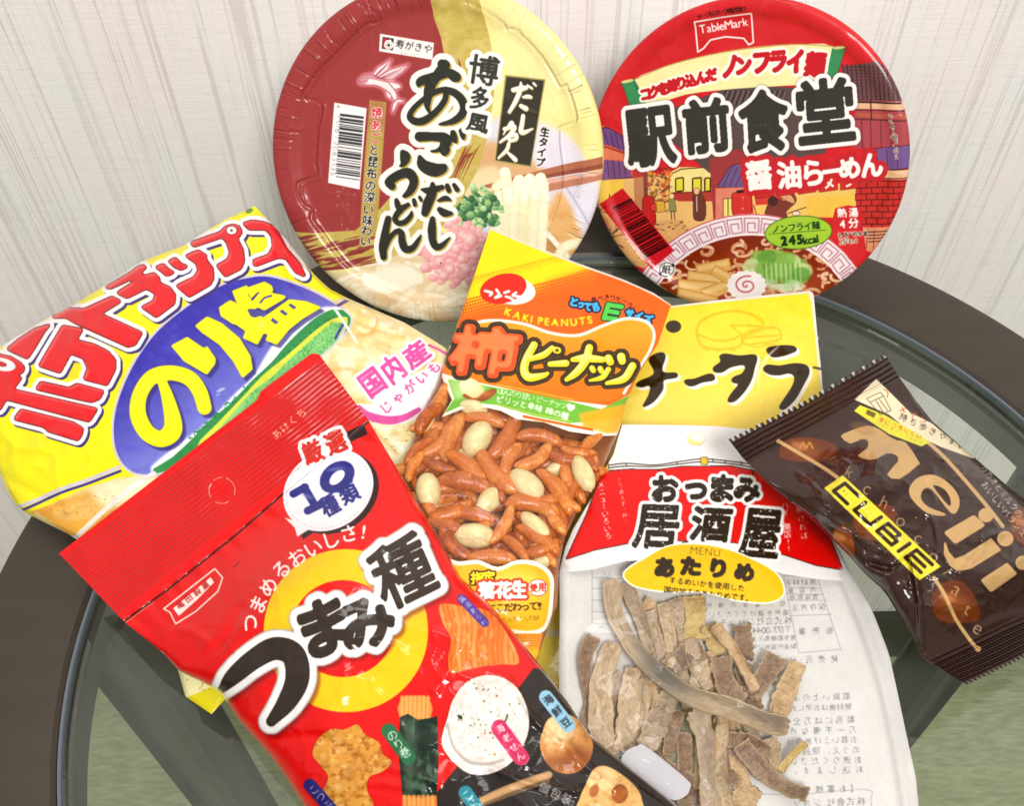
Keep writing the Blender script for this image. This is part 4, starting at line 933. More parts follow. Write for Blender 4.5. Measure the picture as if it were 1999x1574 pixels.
def art_chips():
    A = Art(-90, 380, 1010, 1420, '#f2e600'); rs = np.random.RandomState(11)
    C1, C2, C3, C4 = (4.919, 0, 560), (4.543, 180, 400), (3.748, 220, 540), (4.372, 600, 560)
    # golden crisps pictured along the lower edge and the right side
    Q = A.m_poly([(60, 1000), (100, 985), (160, 955), (225, 935), (300, 925), (600, 900), (640, 620), (690, 560), (1020, 700), (1020, 1430), (330, 1430), (200, 1150)])
    A.put(Q, '#dfcd8c'); A.clip_to(Q)
    for q in range(130):
        x, y = rs.uniform(560, 1000), rs.uniform(560, 1400); r = rs.uniform(20, 70)
        A.ell(x, y, r, r * rs.uniform(.35, .8), rs.choice(['#f7eec4', '#f1dc94', '#e8c978', '#faf4d8', '#ead27e']), rs.uniform(0, 180), .55, 9)
    for p, c in (([(650, 590), (760, 620), (860, 680), (900, 720), (820, 730), (700, 660)], '#f4e2b4'), ([(600, 700), (690, 660), (760, 690), (800, 760), (720, 800), (620, 780)], '#fbf5dc'), ([(640, 760), (720, 780), (740, 850), (690, 860), (640, 800)], '#d8a95a'), ([(700, 640), (740, 650), (735, 690), (700, 690)], '#eeb94e'), ([(690, 625), (790, 660), (760, 680), (690, 650)], '#f9f0d0')):
        A.poly(p, c, sm=5, soft=8, al=.85)
    for p, c, e in (([(640, 640), (700, 600), (790, 640), (850, 690), (800, 720), (700, 700)], '#e9d6a2', '#b98838'), ([(600, 720), (650, 680), (720, 690), (770, 750), (720, 790), (640, 770)], '#efe4bc', '#c2954a'), ([(630, 770), (700, 770), (760, 830), (800, 900), (740, 900), (670, 850)], '#e6d69a', '#a87a38'),
                    ([(720, 830), (790, 840), (820, 900), (800, 960), (740, 930)], '#f4ecc0', '#c0a458'), ([(660, 590), (730, 615), (720, 650), (670, 640)], '#f3d894', '#c8923e'), ([(740, 640), (800, 660), (790, 690), (745, 680)], '#f8eac4', '#cf9f54')):
        M = A.m_poly(p, 5); A.put(A.soft((M[0] + 3, M[1] + 5, M[2]), 4), e, .8); A.put(A.soft(M, 1.5), c); A.speck(M, '#e4bf74', 26, .5, .75, int(p[0][0]), .7); A.speck(M, '#fffaf0', 18, .55, .8, int(p[0][1]), .6)
    for p in ([(660, 610), (720, 640), (790, 660)], [(610, 740), (680, 720), (750, 760)], [(690, 800), (740, 850), (780, 890)]): A.brush(p, '#d9a350', 5, soft=3, al=.7)
    for q in range(110): x, y = rs.uniform(620, 860), rs.uniform(790, 960); A.ell(x, y, rs.uniform(.8, 2.4), rs.uniform(.8, 1.8), '#6f7a38', 0, .7)
    A.poly([(40, 1010), (110, 980), (180, 960), (260, 960), (300, 1000), (200, 1080), (140, 1090)], '#dd9a3c', sm=4, soft=7); A.poly([(100, 1000), (180, 970), (240, 975), (200, 1010), (130, 1020)], '#efbe6c', sm=4, soft=7, al=.8)
    A.poly([(70, 1005), (130, 1020), (210, 1015), (150, 1060), (110, 1050)], '#e9a93e', sm=4, soft=4); A.poly([(180, 950), (260, 930), (330, 930), (250, 985), (200, 985)], '#f5e6b8', sm=4, soft=7)
    A.brush([(70, 1008), (130, 1050), (155, 1062)], '#f2e6ae', 12, soft=3)
    for q in range(40): x, y = rs.uniform(90, 230), rs.uniform(965, 1010); A.ell(x, y, 1.4, 1.1, '#7a5a28', 0, .6)
    A.poly([(340, 1290), (420, 1240), (470, 1330), (430, 1345), (362, 1362)], '#e4dda0'); A.poly([(358, 1366), (440, 1330), (620, 1230), (640, 1262), (470, 1370), (405, 1402)], '#d6c81e')
    for q in range(20): x, y = rs.uniform(345, 420), rs.uniform(1295, 1350); A.ell(x, y, 1.6, 1.3, '#7a5a28', 0, .7)
    A.clip_to()
    A.brush([(35, 1000), (70, 985), (120, 962), (170, 945), (235, 920)], '#3a2f86', 5); A.brush([(30, 992), (70, 977), (120, 955), (170, 938), (232, 913)], '#cfc8cc', 8)
    # oval with sea-blue sky and green hills
    A.view(*C3)
    O = [(10, 1190), (18, 1000), (80, 800), (180, 600), (330, 400), (540, 225), (800, 65), (1000, 8), (1150, 2), (1350, 62), (1530, 145), (1690, 250), (1740, 330), (1640, 470), (1300, 760), (900, 1100), (600, 1340), (400, 1420), (250, 1450), (130, 1420), (50, 1330)]
    M = A.m_poly(O, 4); A.put(A.grow(M, 20), '#cfc9c8')
    def sky(X, Y):
        t = np.clip((X * .62 + Y * .78 - 640) / 760, 0, 1)[..., None] ** 1.2; return rgb('#3730a6') * (1 - t) + rgb('#8d95dc') * t
    A.put(M, sky); A.clip_to(M); A.speck(M, '#5a58c8', 90, .5, .75, 2, .45)
    A.poly([(280, 1430), (400, 1290), (600, 1140), (760, 1000), (900, 850), (1020, 740), (1130, 560), (1200, 470), (1300, 400), (1480, 250), (1600, 220), (1800, 260), (1500, 700), (700, 1400)], '#eef0f6', sm=3, soft=6)
    A.poly([(290, 1440), (440, 1320), (600, 1170), (700, 1060), (860, 930), (1010, 770), (1160, 630), (1260, 510), (1400, 370), (1520, 280), (1640, 240), (1800, 330), (1500, 800), (700, 1480)], '#2f8a48', sm=3)
    for q in range(150):
        t = rs.rand(); x = 560 + t * 1080; y = 1190 - t * 940 + rs.normal(0, 12); A.ell(x, y, rs.uniform(4, 12), rs.uniform(4, 10), rs.choice(['#1f6a38', '#3da050', '#27784a']), 0, .8)
    A.poly([(620, 1240), (760, 1080), (960, 870), (1100, 720), (1260, 590), (1500, 380), (1640, 300), (1720, 340), (1500, 700), (800, 1300)], '#d4dc46', sm=3)
    A.poly([(640, 1260), (800, 1090), (1000, 860), (1160, 740), (1300, 600), (1480, 440), (1600, 350), (1700, 360), (1500, 700), (800, 1300)], '#8ccc78', sm=3); Gm = A.m_poly([(1000, 860), (1160, 740), (1300, 600), (1480, 440), (1600, 330), (1700, 350), (1500, 700), (800, 1300)]); A.speck(Gm, '#4aa556', 9, .4, .7, 7, .9, 2)
    A.ell(790, 830, 34, 10, '#c9d0ee', -25, .8, 4); A.ell(770, 865, 16, 6, '#c9d0ee', -25, .7, 3)
    A.clip_to()
    A.view(*C4); A.brush([(306, 318), (270, 380), (240, 440)], '#463a9c', 22, sm=0); A.brush([(330, 330), (300, 400), (280, 440)], '#d8d4da', 20, sm=0)
    A.view(*C3)
    Y, SH = '#f4ea10', '#2e2a6e'
    no = A.m_brush([(365, 780, 70), (400, 880, 90), (440, 1050, 124), (430, 1140, 140), (350, 1190, 120), (250, 1140, 120), (185, 1010, 120), (200, 860, 110), (290, 735, 110), (430, 705, 110), (560, 745, 112), (635, 840, 110), (672, 960, 104)])
    ri = [A.m_poly([(425, 505), (545, 440), (670, 525), (690, 505), (755, 600), (750, 640), (690, 720), (520, 620)]), A.m_poly([(600, 360), (690, 290), (800, 340), (930, 450), (1010, 580), (1025, 680), (950, 745), (880, 620), (780, 500), (650, 410)])]
    sh = [A.m_poly(p) for p in ([(775, 225), (860, 170), (905, 195), (870, 105), (985, 60), (995, 150), (1030, 190), (990, 240), (1010, 290), (1050, 300), (960, 350), (880, 350), (790, 290)], [(990, 78), (1110, 35), (1165, 65), (1178, 108), (1060, 112), (1010, 165)], [(1030, 170), (1070, 120), (1130, 110), (1270, 140), (1255, 165), (1110, 250), (1060, 225), (1030, 250), (1000, 235)],
          [(1010, 300), (1070, 280), (1100, 300), (1290, 165), (1420, 180), (1530, 225), (1390, 310), (1290, 390), (1200, 500), (1115, 465), (1135, 425), (1105, 415), (1060, 500), (950, 450), (970, 400), (890, 345)])]
    W_ = A.rounded(A.union([no] + ri + sh), 8); q = A.soft(A.grow(W_, 3), 5); A.put((q[0] + 8, q[1] + 8, q[2][:-8, :-8]), SH, .75); A.put(W_, Y)
    D = '#4a478c'
    for p in ([(1300, 195), (1345, 225), (1325, 240), (1285, 210)], [(1240, 240), (1285, 275), (1260, 285), (1220, 255)], [(1170, 300), (1215, 335), (1190, 348), (1155, 322)]): A.poly(p, D)
    A.brush([(1080, 190), (1110, 155), (1160, 140)], D, 14, sm=0); A.brush([(1115, 262), (1200, 220), (1290, 160)], D, 7, sm=0); A.poly([(985, 245), (1020, 235), (1060, 240), (1115, 255), (1085, 285), (1040, 300), (1010, 290)], D); A.brush([(1020, 175), (1070, 115)], D, 5, sm=0); A.brush([(870, 105), (908, 200)], D, 5, sm=0)
    # red block title, white rim, navy shade
    RP = {C1: [[(60, 600), (180, 500), (330, 400), (500, 352), (430, 430), (330, 600), (265, 695)], [(-500, 700), (-300, 620), (-100, 600), (0, 650), (100, 670), (200, 730), (240, 780), (215, 830), (150, 850), (215, 870), (130, 985), (940, 1170), (860, 1300), (60, 1085), (0, 1190), (-200, 1140)],
               [(390, 910), (660, 970), (740, 930), (1000, 1000), (960, 1080), (880, 1110), (780, 1090), (340, 985)], [(200, 1175), (700, 1300), (800, 1360), (790, 1420), (750, 1480), (460, 1390), (420, 1350), (130, 1275)],
               [(600, 370), (800, 405), (740, 510), (900, 550), (1040, 620), (1110, 700), (1110, 790), (1030, 950), (800, 890), (840, 780), (800, 690), (680, 645), (580, 830), (370, 760), (450, 620)],
               [(480, 300), (640, 200), (810, 210), (1075, 90), (1170, 140), (975, 260), (1370, 440), (1300, 560), (1230, 580), (720, 350), (640, 300)]],
          C2: [[(100, 735), (330, 600), (410, 540), (460, 530), (485, 560), (430, 600), (470, 625), (550, 600), (600, 650), (600, 690), (690, 730), (740, 800), (730, 880), (570, 1000), (430, 905), (540, 850), (560, 790), (480, 745), (310, 830), (210, 780), (370, 680), (340, 665), (165, 745)],
               [(555, 550), (630, 520), (680, 570), (740, 600), (660, 635), (610, 590)], [(670, 500), (740, 465), (790, 520), (860, 545), (790, 580), (730, 555)],
               [(820, 450), (940, 400), (1020, 450), (1010, 480), (1070, 560), (1080, 650), (1050, 710), (860, 820), (740, 715), (900, 640), (940, 580), (920, 520)],
               [(870, 330), (1130, 240), (1180, 190), (1250, 170), (1310, 190), (1330, 250), (1290, 300), (1340, 400), (1350, 500), (1320, 570), (1180, 640), (1100, 535), (1200, 480), (1220, 420), (1190, 330), (1150, 290), (900, 375)],
               [(1330, 160), (1420, 135), (1520, 150), (1620, 190), (1680, 300), (1720, 380), (1840, 520), (1900, 645), (1800, 600), (1720, 480), (1650, 470), (1440, 550), (1420, 490), (1560, 440), (1600, 370), (1590, 280), (1540, 220), (1390, 220)]]}
    Ms = []
    for v, L in RP.items():
        A.view(*v); Ms += [A.m_poly(p) for p in L]
    A.view(); U = A.rounded(A.union(Ms), 3.2); B = A.grow(U, 10)
    A.put((B[0] + 5, B[1] + 5, B[2][:-5, :-5]), '#3a3270'); A.put(B, '#f6f1f0'); A.put(A.grow(U, 2.2), '#5a1a20'); A.put(U, '#e0262c')
    A.put(A.soft((U[0], U[1], np.clip(U[2] - np.roll(U[2], (5, 4), (0, 1)), 0, 1)), 1), '#f0686a', .7)
    A.view(*C2); A.ell(1236, 225, 50, 40, '#5a1a20'); A.ell(1236, 225, 44, 35, '#f6f1f0'); A.ell(1236, 226, 12, 10, '#5a1a20')
    A.view(*C1); A.ell(20, 745, 130, 62, '#f6f1f0', 12); A.ell(10, 742, 58, 24, '#c22026', 12); A.poly([(700, 725), (780, 735), (740, 860), (640, 872)], '#e6dc10'); A.brush([(712, 722), (640, 865)], '#3a3270', 12, sm=0)
    # small green line along the top seam
    A.view(*C2); A.run('ご当地の味わいをどうぞ', (960, 220), (1380, 62), 46, '#7aa04a', bold=1.5, out=[(5, '#eef0d0')]); A.ell(1392, 52, 36, 20, '#5b8f3a', -20)
    # pink rosette on the right
    A.view(*C4)
    A.poly([(400, 1000), (560, 1000), (600, 900), (1200, 640), (1220, 900), (980, 1090), (840, 1160), (700, 1180), (560, 1140), (460, 1080)], '#f4eef0', sm=3)
    PK = '#d84f9c'
    A.brush([(440, 1030, 40), (520, 1100, 66), (680, 1140, 74), (820, 1120, 60), (950, 1050, 40)], PK)
    A.brush([(1040, 500), (1110, 530), (1180, 570)], PK, 20)
    L = [('国', 556, 818, 170, 220, -36), ('内', 730, 700, 150, 230, -36), ('産', 925, 575, 210, 190, -36)]
    A.glyphs(L, PK, bold=9, out=[(24, '#f7f1f2')])
    A.run('じゃがいも', (670, 1030), (1080, 690), 112, PK, bold=4, out=[(18, '#f7f1f2')])
    A.brush([(230, 180), (330, 330), (400, 440), (420, 470)], '#f4eee4', 24)
    A.poly([(240, 160), (320, 110), (360, 120), (270, 170)], '#5c4f92'); A.poly([(220, 120), (300, 90), (320, 110), (240, 150)], '#d8cfae')
    # foil edge seen along the lower seam
    A.view(); A.brush([(148, 1050), (200, 1000), (260, 950), (300, 925)], '#e8e4e2', 10, al=.9)
    return A
def art_red():
    A = Art(60, 640, 1460, 1780, '#dc180c'); rs = np.random.RandomState(12)
    R1, R5 = (1.9675, 100, 680), (2.63, 580, 1070)
    A.view()
    A.speck((0, 0, np.ones((A.h, A.w), np.float32)), '#cc1208', 200, .45, .8, 3, .4, 2)
    # crimped seal: ridges run along the top edge
    X, Y = A.XY(0, 0, A.w, A.h); a, b = np.array([115., 1081]), np.array([623., 692]); d = (b - a) / np.hypot(*(b - a)); n = np.array([-d[1], d[0]])
    D = (X - a[0]) * n[0] + (Y - a[1]) * n[1]; along = (X - a[0]) * d[0] + (Y - a[1]) * d[1]
    m = np.clip((D - 6) / 8, 0, 1) * np.clip((174 - 6 - .02 * along - D) / 8, 0, 1)
    m2 = m * (1 - np.exp(-((X - 435) ** 2 + (Y - 957) ** 2) / 900))
    A.hg += .36 * np.sin(D * 2 * math.pi / 9.0 + .5 * vnoise(A.w, A.h, 60, 5) * 4) * m2 * (.55 + .6 * vnoise(A.w, A.h, 120, 8, 2))
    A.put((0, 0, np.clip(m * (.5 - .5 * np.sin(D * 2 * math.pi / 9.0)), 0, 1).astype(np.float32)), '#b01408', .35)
    M = A.m_brush([(242, 1214), (330, 1150), (460, 1045), (560, 958), (720, 822)], 3.2, 0); A.put(M, '#2a0c0a', hg=-.4); A.brush([(245, 1216), (300, 1176)], '#f0b0a4', 2, al=.6)
    A.view(*R1)
    A.brush([(700, 842), (720, 826)], '#2a0c0a', 3, sm=0)
    A.run('あけくち', (866, 332), (960, 250), 40, '#f0b8a8', bold=1.2)
    for t0, t1 in ((-70, 20), (60, 120), (150, 215), (230, 270)):
        t = np.radians(np.linspace(t0, t1, 8)); A.brush(list(zip(655 + 50 * np.cos(t), 547 + 50 * np.sin(t))), '#f2c8bc', 3.5, al=.8, hg=.3)
    # speech bubble
    W = '#efe9ec'
    B = A.union([A.m_ell(1064, 545, 182, 150, -32), A.m_poly([(895, 650), (1000, 690), (985, 700), (945, 725), (935, 690)])])
    A.put((B[0] + 12, B[1] + 6, B[2]), '#2e1a18'); A.put(B, W)
    t = np.linspace(0, 2 * math.pi, 70); ca, sa = math.cos(math.radians(-32)), math.sin(math.radians(-32))
    for q in t: x, y = 168 * math.cos(q), 137 * math.sin(q); A.ell(1064 + x * ca - y * sa, 545 + x * sa + y * ca, 2.2, 2.2, '#b4a4b4')
    A.poly([(1120, 330), (1200, 290), (1215, 330), (1150, 360)], '#2e1a18')
    A.glyphs([('厳', 1003, 398, 74, 84, -22), ('選', 1092, 362, 74, 82, -22)], '#cc2a22', bold=4, out=[(15, '#f4eeee')])
    NV = '#2c2f7e'
    A.strokes([[(930, 560), (975, 535)], [(972, 535), (1010, 600)], [(985, 625), (1040, 598)]], NV, 30, sm=0)
    O = A.m_ell(1098, 495, 74, 54, -38); I = A.m_ell(1098, 497, 36, 20, -44); A.put(A.grow(O, 1), NV); A.put(I, W)
    for (x0, y0), (x1, y1) in (((1050, 470), (1130, 460)), ((960, 560), (1010, 580))): A.brush([(x0, y0, 2), ((x0 + x1) / 2, (y0 + y1) / 2, 14), (x1, y1, 2)], '#7f84c4', al=.6, soft=3)
    A.glyphs([('種', 1068, 604, 68, 78, -28), ('類', 1142, 556, 72, 80, -28)], NV, bold=3)
    # maker's mark
    A.brush([(432, 1002), (628, 848), (658, 882), (640, 935), (555, 1012), (478, 1060), (456, 1015), (432, 1002)], '#f0dcd6', 6, sm=0)
    A.poly([(468, 1000), (612, 880), (626, 900), (560, 968), (490, 1030)], '#f0dcd6'); A.poly([(476, 1000), (610, 888), (618, 900), (556, 960), (494, 1018)], '#f0dcd6')
    A.run('亀田製菓', (494, 985), (592, 912), 34, '#b01a14', bold=1.3, sx=.95)
    # yellow ring and brushed title
    A.ell(1132, 1086, 316, 314, '#e8be0a'); A.ell(1120, 1078, 196, 186, '#dc180c')
    # arc of white text
    for ch, x, y, an in (('つ', 764, 1058, -76), ('ま', 795, 985, -64), ('め', 833, 917, -54), ('る', 884, 850, -45), ('お', 944, 805, -36), ('い', 1006, 768, -28), ('し', 1072, 737, -20), ('さ', 1142, 712, -14), ('!', 1200, 705, 8)):
        A.run(ch, (x, y), (x + .01 * math.cos(math.radians(an)), y + .01 * math.sin(math.radians(an))), 74, '#f2e6e2', bold=2.2)
    BK = '#352c26'
    tsu = A.m_brush([(655, 1312, 30), (700, 1262, 64), (780, 1195, 78), (860, 1155, 88), (930, 1180, 92), (945, 1270, 92), (905, 1360, 74), (845, 1435, 40)])
    rest = [A.grow(A.m_seg(A.seg_glyph(*g, shear=.05)), 13, .85, 1.1) for g in (('ま', 1052, 1070, 168, 190, -24), ('み', 1212, 1058, 196, 170, -22))]
    tane = A.grow(A.m_seg(A.seg_glyph('種', 1348, 858, 222, 240, -26, shear=.05)), 7, .8, 1.15)
    U = A.union([tsu] + rest + [tane])
    A.put(A.soft((A.grow(U, 32)[0] + 6, A.grow(U, 32)[1] + 8, A.grow(U, 32)[2]), 6), '#6a1008', .55)
    A.put(A.grow(U, 32), '#a7a29e'); A.put(A.grow(U, 28), '#d4d0cc'); A.put(A.grow(U, 23), '#f0edea'); A.put(U, BK)
    # black ground with the pictured snacks
    A.view(*R5)
    K = A.m_poly([(1215, 618), (1330, 640), (1540, 950), (1700, 1080), (2300, 1400), (2300, 1900), (200, 1900), (560, 1460), (740, 1228), (1000, 900)]); A.put(K, '#2b2624')
    A.poly([(-100, 1500), (500, 1500), (900, 2000), (-200, 2000)], '#2b2624')
    # ridged orange cracker
    P = [(735, 290), (850, 300), (990, 330), (1090, 460), (1142, 590), (1060, 600), (960, 610), (860, 630), (788, 645), (775, 560), (790, 470), (745, 380)]
    M = A.m_poly(P, 3); A.put(A.soft(M, 8), '#7a1206', .5); A.put(M, '#d8641c'); A.clip_to(M)
    for k in range(16):
        x = 740 + k * 26; A.tube([(x - 10, 290), (x + 12 + k, 400), (x + 4 + k, 520), (x + 20 + k, 650)], 30, rs.choice(['#f0883a', '#ec7a2c', '#f29a4e']), '#a83c12', al=.85)
    for q in range(60): x, y = rs.uniform(740, 1120), rs.uniform(300, 640); A.ell(x, y, rs.uniform(3, 12), rs.uniform(6, 30), rs.choice(['#f8bc7c', '#c04a14', '#f4a45c']), rs.uniform(-15, 15), .5, 3)
    A.clip_to()
    def pill(x0, y0, x1, y1, w, bgc, txt, fg, size, bold=1.6, p=.18):
        A.brush([(x0, y0), (x1, y1)], bgc, w, sm=0); dx, dy = x1 - x0, y1 - y0
        A.run(txt, (x0 + dx * p, y0 + dy * p), (x1 - dx * p, y1 - dy * p), size, fg, vert=True, bold=bold)
    pill(845, 262, 962, 385, 46, '#4a3a94', '醤油あられ', '#e8e0f0', 38, 1, .02)
    # nori roll
    A.poly([(532, 775), (600, 760), (680, 772), (684, 880), (526, 875)], '#d98a3c', sm=2)
    for k in range(7): A.tube([(540 + k * 22, 768), (538 + k * 22, 872)], 22, '#eba85c', '#a8581c', al=.8)
    M = A.m_poly([(528, 870), (620, 885), (700, 872), (722, 900), (716, 1270), (640, 1290), (540, 1270)], 2); A.put(M, '#1f2a22'); A.speck(M, '#4c6a52', 26, .5, .75, 3, .8, 3, (1, 1.6)); A.clip_to(M); A.poly([(545, 880), (610, 880), (600, 1280), (556, 1280)], '#5f7a62', soft=18, al=.5); A.clip_to()
    A.poly([(540, 1270), (640, 1290), (716, 1272), (722, 1420), (545, 1420)], '#d0762c'); 
    for k in range(7): A.tube([(552 + k * 24, 1280), (552 + k * 24, 1420)], 24, '#ea9c50', '#8c3c12', al=.8)
    pill(470, 940, 572, 1078, 76, '#2f6a44', 'のり巻', '#e6efe4', 60, 1.4)
    # irregular fried cracker
    P = [(78, 1060), (110, 980), (180, 930), (240, 935), (310, 908), (350, 960), (420, 1000), (440, 1060), (486, 1100), (440, 1150), (370, 1180), (360, 1250), (392, 1330), (300, 1420), (150, 1380), (132, 1260), (160, 1180), (120, 1120)]
    M = A.m_poly(P, 4); A.put(A.soft(M, 10), '#6a1008', .5); A.put(M, '#d0913c'); A.clip_to(M)
    for q in range(90): x, y = rs.uniform(90, 480), rs.uniform(910, 1400); r = rs.uniform(10, 38); A.ball(x, y, r, r * rs.uniform(.6, 1), rs.choice(['#f0c46c', '#e6ae56', '#f4d48c']), rs.choice(['#b8702a', '#a45e20']), rs.uniform(0, 180), .55)
    A.speck(M, '#9a5418', 22, .55, .75, 5, .7); A.clip_to()
    pill(66, 1220, 175, 1345, 66, '#2e2a70', 'こつぶ', '#e2e0f0', 52, 1.2)
    # white prawn crackers
    M = A.m_poly([(770, 880), (800, 780), (870, 690), (960, 655), (1050, 665), (1130, 720), (1180, 820), (1190, 930), (1150, 1040), (1080, 1120), (980, 1165), (880, 1160), (800, 1100), (745, 1020), (750, 940)], 3); A.put(A.soft(M, 8), '#150c0a', .5); A.put(M, '#d9d3cc')
    A.clip_to(M); A.speck(M, '#f0ece6', 34, .45, .7, 2, .9); A.speck(M, '#bdb4aa', 12, .55, .8, 6, .6)
    A.brush([(770, 910), (800, 1020), (880, 1100), (980, 1110), (1060, 1090)], '#a69c90', 14, soft=4); A.brush([(762, 930), (800, 1045), (890, 1122), (1000, 1130)], '#efebe5', 10, soft=3)
    for q in range(46): x, y = rs.normal(960, 90), rs.normal(860, 90); A.ell(x, y, rs.uniform(2, 9), rs.uniform(2, 6), rs.choice(['#5a5a32', '#8a5a30', '#3a3a24', '#a9803c']), rs.uniform(0, 180), .9)
    A.ell(835, 870, 16, 11, '#3a3c24', 30); A.brush([(1080, 858), (1072, 885), (1060, 900)], '#3c4020', 8); A.clip_to()
    pill(1038, 925, 1150, 1078, 84, '#c8325c', '海老せん', '#f2dce2', 50, 1.6, .04)
    # bean crackers
    M = A.m_poly([(1262, 940), (1290, 880), (1360, 850), (1440, 880), (1500, 950), (1520, 1030), (1490, 1110), (1420, 1160), (1330, 1150), (1270, 1090), (1245, 1010)], 3); A.put(M, '#c98a4a'); A.clip_to(M)
    A.ell(1340, 930, 100, 80, '#e8c088', 0, .9, 24); A.ell(1330, 960, 60, 50, '#f2d6a4', 0, .8, 16); A.ell(1440, 1090, 90, 70, '#8a4620', 0, .8, 22); A.ell(1330, 1110, 70, 40, '#7a3e1c', 0, .6, 14); A.speck(M, '#9a5a28', 30, .5, .8, 4, .6); A.clip_to()
    pill(1278, 768, 1392, 912, 72, '#8fc0da', '海鮮豆', '#24323c', 56, 2, .1)
    M = A.m_poly([(1480, 1220), (1520, 1140), (1580, 1120), (1660, 1160), (1740, 1230), (1772, 1300), (1760, 1400), (1440, 1400), (1450, 1290)], 3); A.put(M, '#dcae6c'); A.clip_to(M); A.ell(1560, 1190, 80, 60, '#efcf96', 0, .9, 20); A.ell(1525, 1248, 24, 36, '#a65a26', 20, .9, 3); A.ell(1656, 1265, 42, 50, '#7c3a16', 10, .95, 2); A.ell(1656, 1265, 34, 40, '#a4541f', 10, .9, 5); A.speck(M, '#b4782e', 24, .5, .8, 4, .6); A.clip_to()
    # fish stick and its tag
    A.tube([(950, 1300), (1060, 1250), (1180, 1205), (1290, 1168)], 44, '#c49a6c', '#5f4026'); A.tube([(960, 1320), (1120, 1260), (1290, 1200)], 18, '#8a6a48', '#46301e', al=.7)
    pill(865, 1258, 950, 1380, 72, '#2e8090', 'こざかな', '#e2eef0', 56, 1.2, .1)
    A.run('個包装', (1270, 1235), (1385, 1290), 60, '#b8b4b0', bold=2, al=.7)
    return A
def art_cheese():
    A = Art(990, 540, 1680, 1480, '#f1d93a'); rs = np.random.RandomState(13)
    Z = (2.539, 1080, 560)
    A.view(*Z)
    A.put((0, 0, np.ones((A.h, A.w), np.float32)), lambda X, Y: rgb('#f2dc2e') * (1 - np.clip(Y / 600, 0, 1))[..., None] + rgb('#f2d65a') * np.clip(Y / 600, 0, 1)[..., None] + 0 * X[..., None])
    A.ell(596, 197, 38, 31, '#3b3424')
    OC = '#e9bd2a'
    A.brush([(715, 250), (712, 210), (740, 165), (820, 130), (910, 120), (990, 140), (1040, 180), (1030, 205)], OC, 13); A.brush([(712, 215), (730, 285), (800, 308), (880, 305), (930, 290), (935, 240)], OC, 11)
    A.brush([(715, 235), (800, 265), (880, 262), (935, 235)], OC, 10); A.brush([(880, 190), (935, 240), (1030, 195), (880, 190)], OC, 9, sm=0); A.brush([(945, 250), (1050, 205), (1110, 205), (1130, 240), (1110, 265), (960, 285), (950, 255), (1125, 240)], OC, 10, sm=3); A.brush([(945, 240), (1010, 210), (1105, 205)], OC, 8)
    A.brush([(740, 300), (760, 312), (790, 308), (820, 318), (860, 308), (900, 316)], OC, 9); A.brush([(970, 290), (1020, 300), (1060, 285), (1100, 288)], OC, 8)
    BK = '#33291c'
    T = [A.m_poly(p, 3) for p in (
        [(470, 360), (510, 330), (545, 325), (558, 348), (540, 420), (610, 425), (616, 450), (560, 460), (545, 470), (545, 510), (500, 570), (450, 598), (442, 590), (470, 540), (480, 490), (440, 500), (405, 490), (430, 465), (480, 445), (500, 420)],
        [(650, 460), (700, 455), (770, 430), (800, 440), (798, 465), (740, 475), (690, 495), (655, 485)],
        [(790, 400), (830, 370), (820, 345), (850, 330), (920, 340), (1000, 335), (1012, 360), (1000, 400), (985, 460), (950, 520), (900, 570), (862, 570), (880, 530), (920, 480), (895, 480), (880, 460), (905, 440), (935, 430), (950, 390), (880, 400), (840, 425), (800, 425)],
        [(1055, 305), (1120, 290), (1190, 292), (1210, 315), (1170, 335), (1110, 350), (1075, 345)],
        [(1038, 410), (1060, 385), (1120, 390), (1200, 378), (1260, 390), (1270, 430), (1240, 490), (1200, 560), (1145, 610), (1118, 600), (1140, 560), (1180, 500), (1195, 450), (1170, 430), (1120, 440), (1070, 435)])]
    U = A.rounded(A.union(T), 7); q = A.grow(U, 5); A.put((q[0] + 4, q[1] + 4, q[2]), '#f7f2e4'); A.put((U[0] + 6, U[1] + 7, U[2]), '#f7f2e4'); A.put(U, BK)
    # pale film margin around the print
    A.brush([(100, 162), (590, 88), (900, 56), (1274, 18), (1292, 80), (1312, 250), (1330, 430), (1345, 560)], '#e4e0d6', 26, sm=0)
    A.brush([(1292, 400), (1330, 408), (1345, 412)], '#3a342c', 12, sm=0, al=.9)
    A.brush([(1120, 292, 4), (1060, 350, 12), (1020, 430, 12), (1018, 500, 3)], '#f8f4dc', al=.65, soft=3)
    A.view(); A.brush([(1050, 1235), (1100, 1238)], '#d8d4cc', 14, al=.7)
    return A
